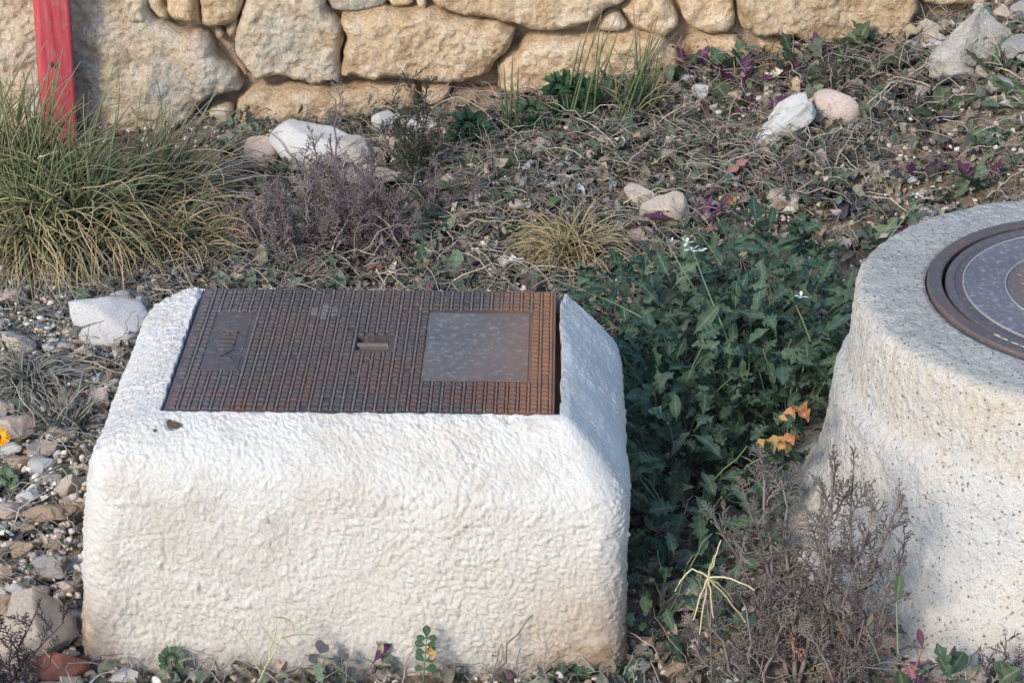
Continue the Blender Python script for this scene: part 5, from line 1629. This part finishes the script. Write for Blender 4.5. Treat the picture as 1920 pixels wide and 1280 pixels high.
rosette('narrow green leaves at the left rim of the manhole', 1640, 470, 6, ['weed_ovate', 'pale_ovate'], .12, (10, 50))
rosette('purple lobed weed beside the purple leaf on the white rock', 1420, 215, 4, 'purple', .09, (10, 50))
rosette('grey green flat thistle leaves beside the block', 105, 940, 5, 'weed_lobed', .13, (0, 15))
rosette('long green leaf blade beside the cream white stone', 75, 880, 2, 'weed_lobed', .15, (5, 15), az0=-1.3)
rosette('dark withered leaves in the rubble at left', 60, 1015, 7, 'dark', .10, (-5, 30))
rosette('dark withered leaf flat at the left border', 10, 930, 4, 'dark', .09, (-5, 20))

def lay(key, label, px, py, size, az, pitch, lift, name='fallen_leaf', roll=0.0, y=None):
    p = ground_at(px, py) if y is None else on_y(px, py, y)
    m = random.choice(LEAF[key])
    mt = Matrix.Translation((p[0], p[1], p[2] + lift)) @ Matrix.Rotation(az, 4, 'Z') @ Matrix.Rotation(pitch, 4, 'X') @ Matrix.Rotation(roll, 4, 'Y') @ Matrix.Scale(size, 4)
    return tag(add(name, m, mtx=mt), label, 'leaf')
p = ground_at(1440, 275)
lay('purple', 'dark purple leaf lying across the long white rock', 1440, 268, .12, -.7, R(38), .05)
lay('tan', 'curled yellow tan leaf near the dry tuft', 1205, 500, .10, 1.2, R(10), .03)
lay('yellow', 'orange dry leaf behind the left edge of the rocket plants', 1225, 500, .075, 1.4, R(10), .03)
lay('tan', 'brown curled leaf in the litter beside the red stalks', 1352, 455, .06, .6, R(30), .02)
lay('yellow', 'pale yellow crumpled leaf above the red stalks', 1372, 402, .06, .2, R(20), .03)
lay('tan', 'orange brown leaf left of the long white rock', 1392, 275, .05, .5, R(15), .02)
lay('silver', 'silvery folded leaf right of the mallow', 1042, 290, .11, 2.4, R(20), .03)
lay('silver', 'silvery curled leaf above the dry tuft', 1035, 360, .09, 1.0, R(40), .03)
lay('silver', 'white curled dead leaf on top of the dry tuft', 1095, 400, .07, .4, R(40), .05)
lay('silver', 'pale arched dead leaf left of the cream rocks', 1030, 345, .08, -1.4, R(30), .03)
lay('silver', 'pale leaf scrap under the rosette near the right border', 1795, 208, .07, -1.3, R(5), .02)
lay('purple', 'purple leaf standing before the front of the block', 690, 1275, .075, -.9, R(50), .02, y=3.50)
lay('tan', 'brown withered leaf by the purple leaf before the block', 716, 1225, .035, .3, R(60), .0, y=3.50)
lay('yellow', 'small yellow leaf between the clover weeds before the block', 812, 1236, .03, .4, R(50), .0, y=3.47)
lay('purple', 'dark magenta leaf at the foot of the block near its left corner', 215, 1258, .055, 1.0, R(10), .01, y=3.50)
lay('dark', 'grey withered leaf on the litter before the red stalk rosette', 1470, 345, .06, 1.2, R(10), .02)
lay('dark', 'dark leaf blade behind the right part of the cover', 905, 495, .09, -1.3, R(15), .03)

SIL = 'silvery curled dead leaves in the middle of the litter'
for k in range(34):
    px, py = rng.normal(1050, 60), rng.normal(365, 28)
    p, ok = open_spot(px, py)
    if ok:
        o = add('fallen_leaf', random.choice(LEAF['silver']), mtx=Matrix.Translation((p[0], p[1], p[2] + rng.uniform(.015, .05))) @ Matrix.Rotation(rng.uniform(0, 6.3), 4, 'Z') @ Matrix.Rotation(R(rng.uniform(-10, 60)), 4, 'X') @ Matrix.Scale(rng.uniform(.035, .075), 4))
        tag(o, 'silvery curled dead leaf ' + where(px, py), 'leaf', SIL)
WG = 'small weeds scattered over the litter'
WK = {'weed_lobed': 'dull green lobed weed', 'weed_ovate': 'dull green oval leaved weed', 'purple': 'purple leaved weed', 'tan': 'withered tan weed', 'pale_ovate': 'pale green weed', 'dark': 'dark withered weed'}
cnt = 0
while cnt < 120:
    px, py = rng.uniform(760, 1930), rng.uniform(120, 500)
    p, ok = open_spot(px, py)
    if not ok:
        continue
    key = random.choice(['weed_lobed', 'weed_lobed', 'weed_ovate', 'weed_ovate', 'purple', 'tan', 'tan', 'dark', 'pale_ovate'])
    ws = rng.uniform(.055, .115)
    rosette(('small ' if ws < .075 else ('' if ws < .098 else 'big ')) + WK[key] + ' ' + where(px, py), px, py, int(rng.integers(3, 6)), key, ws, (0, 55), WG)
    cnt += 1

for k, (px, py) in enumerate(((1128, 222), (1165, 205), (1230, 190), (1262, 165), (1310, 152), (1355, 150), (1400, 140), (1446, 132), (1490, 138), (1530, 128), (1592, 118), (1640, 112), (1672, 105), (1210, 232), (1390, 178))):
    kk = ('weed_ovate', 'weed_lobed', 'tan', 'weed_lobed', 'purple')[k % 5]
    rosette('tall ' + WK[kk] + ' ' + where(px, py), px, py, 5, kk, .125, (35, 80), WG)
# ---- long thin stems over the litter
def thin_stem(label, pts, mat, r=.002, name='dead_stalk'):
    """pts: (px, py, height above ground)"""
    Q = np.array([ground_at(px, py, h) for px, py, h in pts])
    b = Q[0].copy()
    t = np.linspace(0, 1, len(Q)); tt = np.linspace(0, 1, 16)
    P = np.column_stack([np.interp(tt, t, Q[:, k]) for k in range(3)])
    P[1:-1] = .5 * P[1:-1] + .25 * (P[:-2] + P[2:])
    P += rng.normal(0, .0015, P.shape)
    g = Geo(); tube1(g, P - b, r, r * .5, 4)
    return tag(add(name, g.mesh(name, M[mat]), loc=b), label, 'dry stalk')
thin_stem('thin reddish stem rising past the long white rock to the wall', [(1345, 255, .02), (1310, 190, .06), (1280, 110, .10), (1275, 60, .14)], 'stem_red')
thin_stem('pale dry stem bending before the grey base stone', [(925, 230, .03), (905, 205, .08), (860, 180, .12), (800, 205, .07)], 'straw_yellow', .0022)
thin_stem('pale straw lying flat in front of the mallow', [(940, 262, .02), (1000, 250, .03), (1090, 244, .03), (1140, 235, .02)], 'stem_brown', .0022)
thin_stem('long grey stem leaning from the boulder to the litter', [(1450, 250, .02), (1560, 180, .05), (1660, 110, .08), (1740, 55, .12), (1790, 20, .15)], 'stem_brown', .0024)
thin_stem('second long stem crossing under the green pointed leaf', [(1640, 190, .02), (1720, 130, .05), (1800, 90, .07), (1880, 60, .09)], 'straw_yellow', .002)
thin_stem('long grey stalk lying behind the manhole', [(1705, 305, .02), (1760, 290, .03), (1830, 280, .03), (1880, 240, .05)], 'stem_brown', .003)
thin_stem('yellowish stalk curved before the long white rock', [(1340, 370, .02), (1370, 200, .04), (1395, 150, .06), (1350, 135, .05)], 'straw_yellow', .0018)
thin_stem('thin stem crossing the litter from the red stalk rosette', [(1310, 420, .03), (1400, 345, .05), (1470, 300, .05), (1520, 240, .04)], 'stem_red', .0018)
thin_stem('thin dark stalk leaning right of the dry tuft', [(1300, 480, .04), (1380, 440, .06), (1440, 380, .06), (1500, 330, .04)], 'stem_brown', .0018)
thin_stem('grey stick behind the cover among the purple plants', [(660, 500, .02), (675, 440, .08), (692, 390, .12), (700, 340, .16)], 'stem_brown', .0026)
thin_stem('pair of pale stalks behind the manhole at the right border', [(1850, 370, .03), (1885, 340, .05), (1930, 310, .07)], 'straw_yellow', .0022)
thin_stem('bare twig lying on the litter right of the mallow', [(1120, 250, .02), (1160, 280, .03), (1195, 295, .02)], 'stem_brown', .003)
thin_stem('white dead straw stuck across the front of the red post', [(70, 296, .30), (85, 292, .30), (108, 285, .30)], 'straw_yellow', .003)

# ---- orange flower at the left border
fl_b = ground_at(0, 885)
fw = root('orange_flower', 'orange yellow daisy flower with dark centre at the left border', 'flower', fl_b)
hd = on_y(-2, 820, fl_b[1] - .02) - fl_b
stem_obj('stem', curve_pts((0, 0, 0), hd, .0, 6), .002, .0018, 'stem_green', fw)
tocam = Vector(_C - (hd + fl_b)).normalized() * .75 + Vector((.1, 0, .45))
qz = tocam.to_track_quat('Z', 'Y').to_matrix().to_4x4()
for ring, n, L in ((0, 20, .026), (1, 16, .021)):
    for k in range(n):
        mt = Matrix.Translation(hd) @ qz @ Matrix.Translation((0, 0, .002 * ring)) @ Matrix.Rotation(k * 2 * math.pi / n + ring * .15, 4, 'Z') @ Matrix.Rotation(R(8 + 12 * ring + rng.normal(0, 4)), 4, 'X') @ Matrix.Scale(L * rng.uniform(.92, 1.06), 4)
        add('petal', random.choice(LEAF['ray']), fw, mtx=mt)
bm = bmesh.new(); bmesh.ops.create_icosphere(bm, subdivisions=2, radius=.0075)
me = bpy.data.meshes.new('flower_disc'); bm.to_mesh(me); bm.free(); me.materials.append(M['flower_disc'])
add('flower_disc', me, fw, mtx=Matrix.Translation(hd) @ qz @ Matrix.Translation((0, 0, .002)) @ Matrix.Diagonal((1, 1, .5, 1)))

# ---- weeds along the front foot of the block and of the manhole
def pinnate(label, base, tip, n, size, mat_key, name='clover_weed', stem='stem_green'):
    """BASE, TIP: pixels on the plane y; leaflets in pairs"""
    y = 3.49
    b = on_y(*base, y); e = on_y(*tip, y - .005) - b
    rt = root(name, label, 'weed', b)
    P = curve_pts((0, 0, 0), e, .004, 8)
    st = stem_obj('stem', P, .0018, .001, stem, rt, 4)
    for k in range(n):
        t = .35 + .65 * k / (n - 1)
        c = [np.interp(t, np.linspace(0, 1, 8), P[:, j]) for j in range(3)]
        for sg in (-1, 1):
            az = -sg * R(75)
            mt = Matrix.Translation(c) @ Matrix.Rotation(R(62), 4, 'X') @ Matrix.Rotation(az + rng.normal(0, .2) + math.atan2(-e[0], e[2]), 4, 'Z') @ Matrix.Scale(size * rng.uniform(.8, 1.1), 4)
            add('leaflet', random.choice(LEAF[mat_key]), st, mtx=mt)
    mt = Matrix.Translation(e) @ Matrix.Rotation(R(60), 4, 'X') @ Matrix.Scale(size * 1.1, 4)
    add('leaflet', random.choice(LEAF[mat_key]), st, mtx=mt)
    return rt
leaf_set('leaflet', 'mallow_leaf', 3, kind='spoon', n=6, W=.7, fold=.15, c0=.0, c1=.4)
leaf_set('leaflet_dark', 'dark_leaf', 3, kind='spoon', n=6, W=.75, fold=.15, c0=.0, c1=.4)
pinnate('dark green pinnate weed before the middle of the block', (793, 1290), (800, 1195), 5, .022, 'leaflet')
pinnate('dark leaflets on a slanting stalk before the block', (690, 1300), (600, 1225), 3, .024, 'leaflet_dark')
pinnate('small dark leaflet sprig between slanting stalk and purple leaf', (650, 1300), (640, 1235), 2, .018, 'leaflet_dark')
rosette('short grassy green weed before the right part of the block', 1052, 1282, 6, 'rocket_small', .045, (35, 80), name='weed')
rosette('green oval weed before the right foot of the block', 1090, 1284, 6, ['weed_ovate', 'leaflet'], .05, (30, 75))
rosette('low green leaves at the bottom edge right of the block', 1160, 1290, 6, ['weed_lobed', 'rocket'], .07, (10, 50))
rosette('dark needle leaved sprout before the middle of the block', 860, 1286, 7, 'rocket_small', .035, (45, 85))
rosette('dark red leaves at the bottom edge before the block', 950, 1290, 5, 'purple', .04, (10, 50))
ds = root('dry_weed', 'dry straw coloured forked weed leaning before the left half of the block', 'weed', on_y(470, 1300, 3.47))
DB = np.array(ds.location)
for a, b in (((470, 1300), (545, 1165)), ((505, 1238), (520, 1150)), ((530, 1195), (590, 1190)), ((545, 1165), (515, 1155)), ((545, 1165), (570, 1170)), ((545, 1170), (590, 1205)), ((530, 1195), (560, 1230)), ((490, 1262), (440, 1175)), ((545, 1165), (555, 1190)), ((520, 1210), (480, 1160)), ((500, 1250), (570, 1290))):
    stem_obj('stem', curve_pts(on_y(*a, 3.47) - DB, on_y(*b, 3.465) - DB, .003, 6, .0015), .0016, .0008, 'straw_yellow' if rng.random() < .4 else 'tan_leaf', ds, 4)
# straw umbel in the shade
su = root('straw_umbel', 'pale yellow dried star of straw stalks in front of the shaded gap', 'dry plant', on_y(1335, 1290, 3.46))
SB = np.array(su.location)
cpt = on_y(1328, 1082, 3.45)
stem_obj('stem', curve_pts((0, 0, 0), cpt - SB, .0, 8, .002), .0018, .0014, 'stem_brown', su, 4)
for (px, py, sg) in ((1352, 1012, .0), (1266, 1108, .03), (1300, 1162, .01), (1312, 1188, .0), (1338, 1158, .0), (1415, 1106, .01), (1372, 1122, .005), (1398, 1166, .004), (1340, 1040, 0)):
    stem_obj('stalk', curve_pts(cpt - SB, on_y(px, py, 3.45 + rng.uniform(-.03, .03)) - SB, sg, 7, .0012), .0022, .0013, 'straw_yellow', su, 4)
def stalk_leaf(label, base, tip, size, key, name='spoon_leaf_weed', y=3.42, stem='stem_green'):
    b = on_y(*base, y); e = on_y(*tip, y) - b
    rt = root(name, label, 'weed', b)
    st = stem_obj('stem', curve_pts((0, 0, 0), e, .0, 7), .002, .0016, stem, rt, 4)
    d = math.atan2(-e[0], e[2])
    mt = Matrix.Translation(e) @ Matrix.Rotation(d, 4, 'Y') @ Matrix.Rotation(R(78), 4, 'X') @ Matrix.Scale(size, 4)
    add('leaf', LEAF[key][0], st, mtx=mt)
    return rt
stalk_leaf('upright green spoon shaped leaf before the manhole base', (1684, 1225), (1681, 1128), .056, 'spoon_green', y=3.43)
stalk_leaf('smaller green spoon leaf left of the upright one', (1650, 1240), (1624, 1176), .030, 'spoon_green', y=3.43)
stalk_leaf('dark crimson spoon leaf on a thin stalk before the manhole', (1712, 1262), (1730, 1215), .040, 'spoon_purple', y=3.40, stem='stem_red')
for (lab, px, py, n, key, s, pt) in (('green leaf cluster at the bottom right before the manhole', 1790, 1292, 8, ['weed_lobed', 'rocket', 'weed_ovate'], .085, (15, 65)),
                                     ('red tinged weed at the bottom edge before the manhole', 1730, 1290, 7, ['purple', 'weed_ovate', 'pink'], .06, (15, 65)),
                                     ('dull green weed at the bottom right corner', 1900, 1290, 6, ['weed_ovate', 'weed_lobed'], .07, (15, 65)),
                                     ('green weed with pink stalks at the bottom edge', 1670, 1296, 6, ['weed_ovate', 'pink', 'weed_lobed'], .06, (20, 65))):
    b = on_y(px, py, 3.40)
    rt = root('weed', lab, 'weed', b)
    for k in range(n):
        place_leaf(key[k % len(key)], rt, (rng.normal(0, .015), rng.normal(0, .01), rng.uniform(-.02, .02)), k * 2.4 + rng.normal(0, .3), R(rng.uniform(*pt)), s * rng.uniform(.7, 1.1), rng.normal(0, .25))
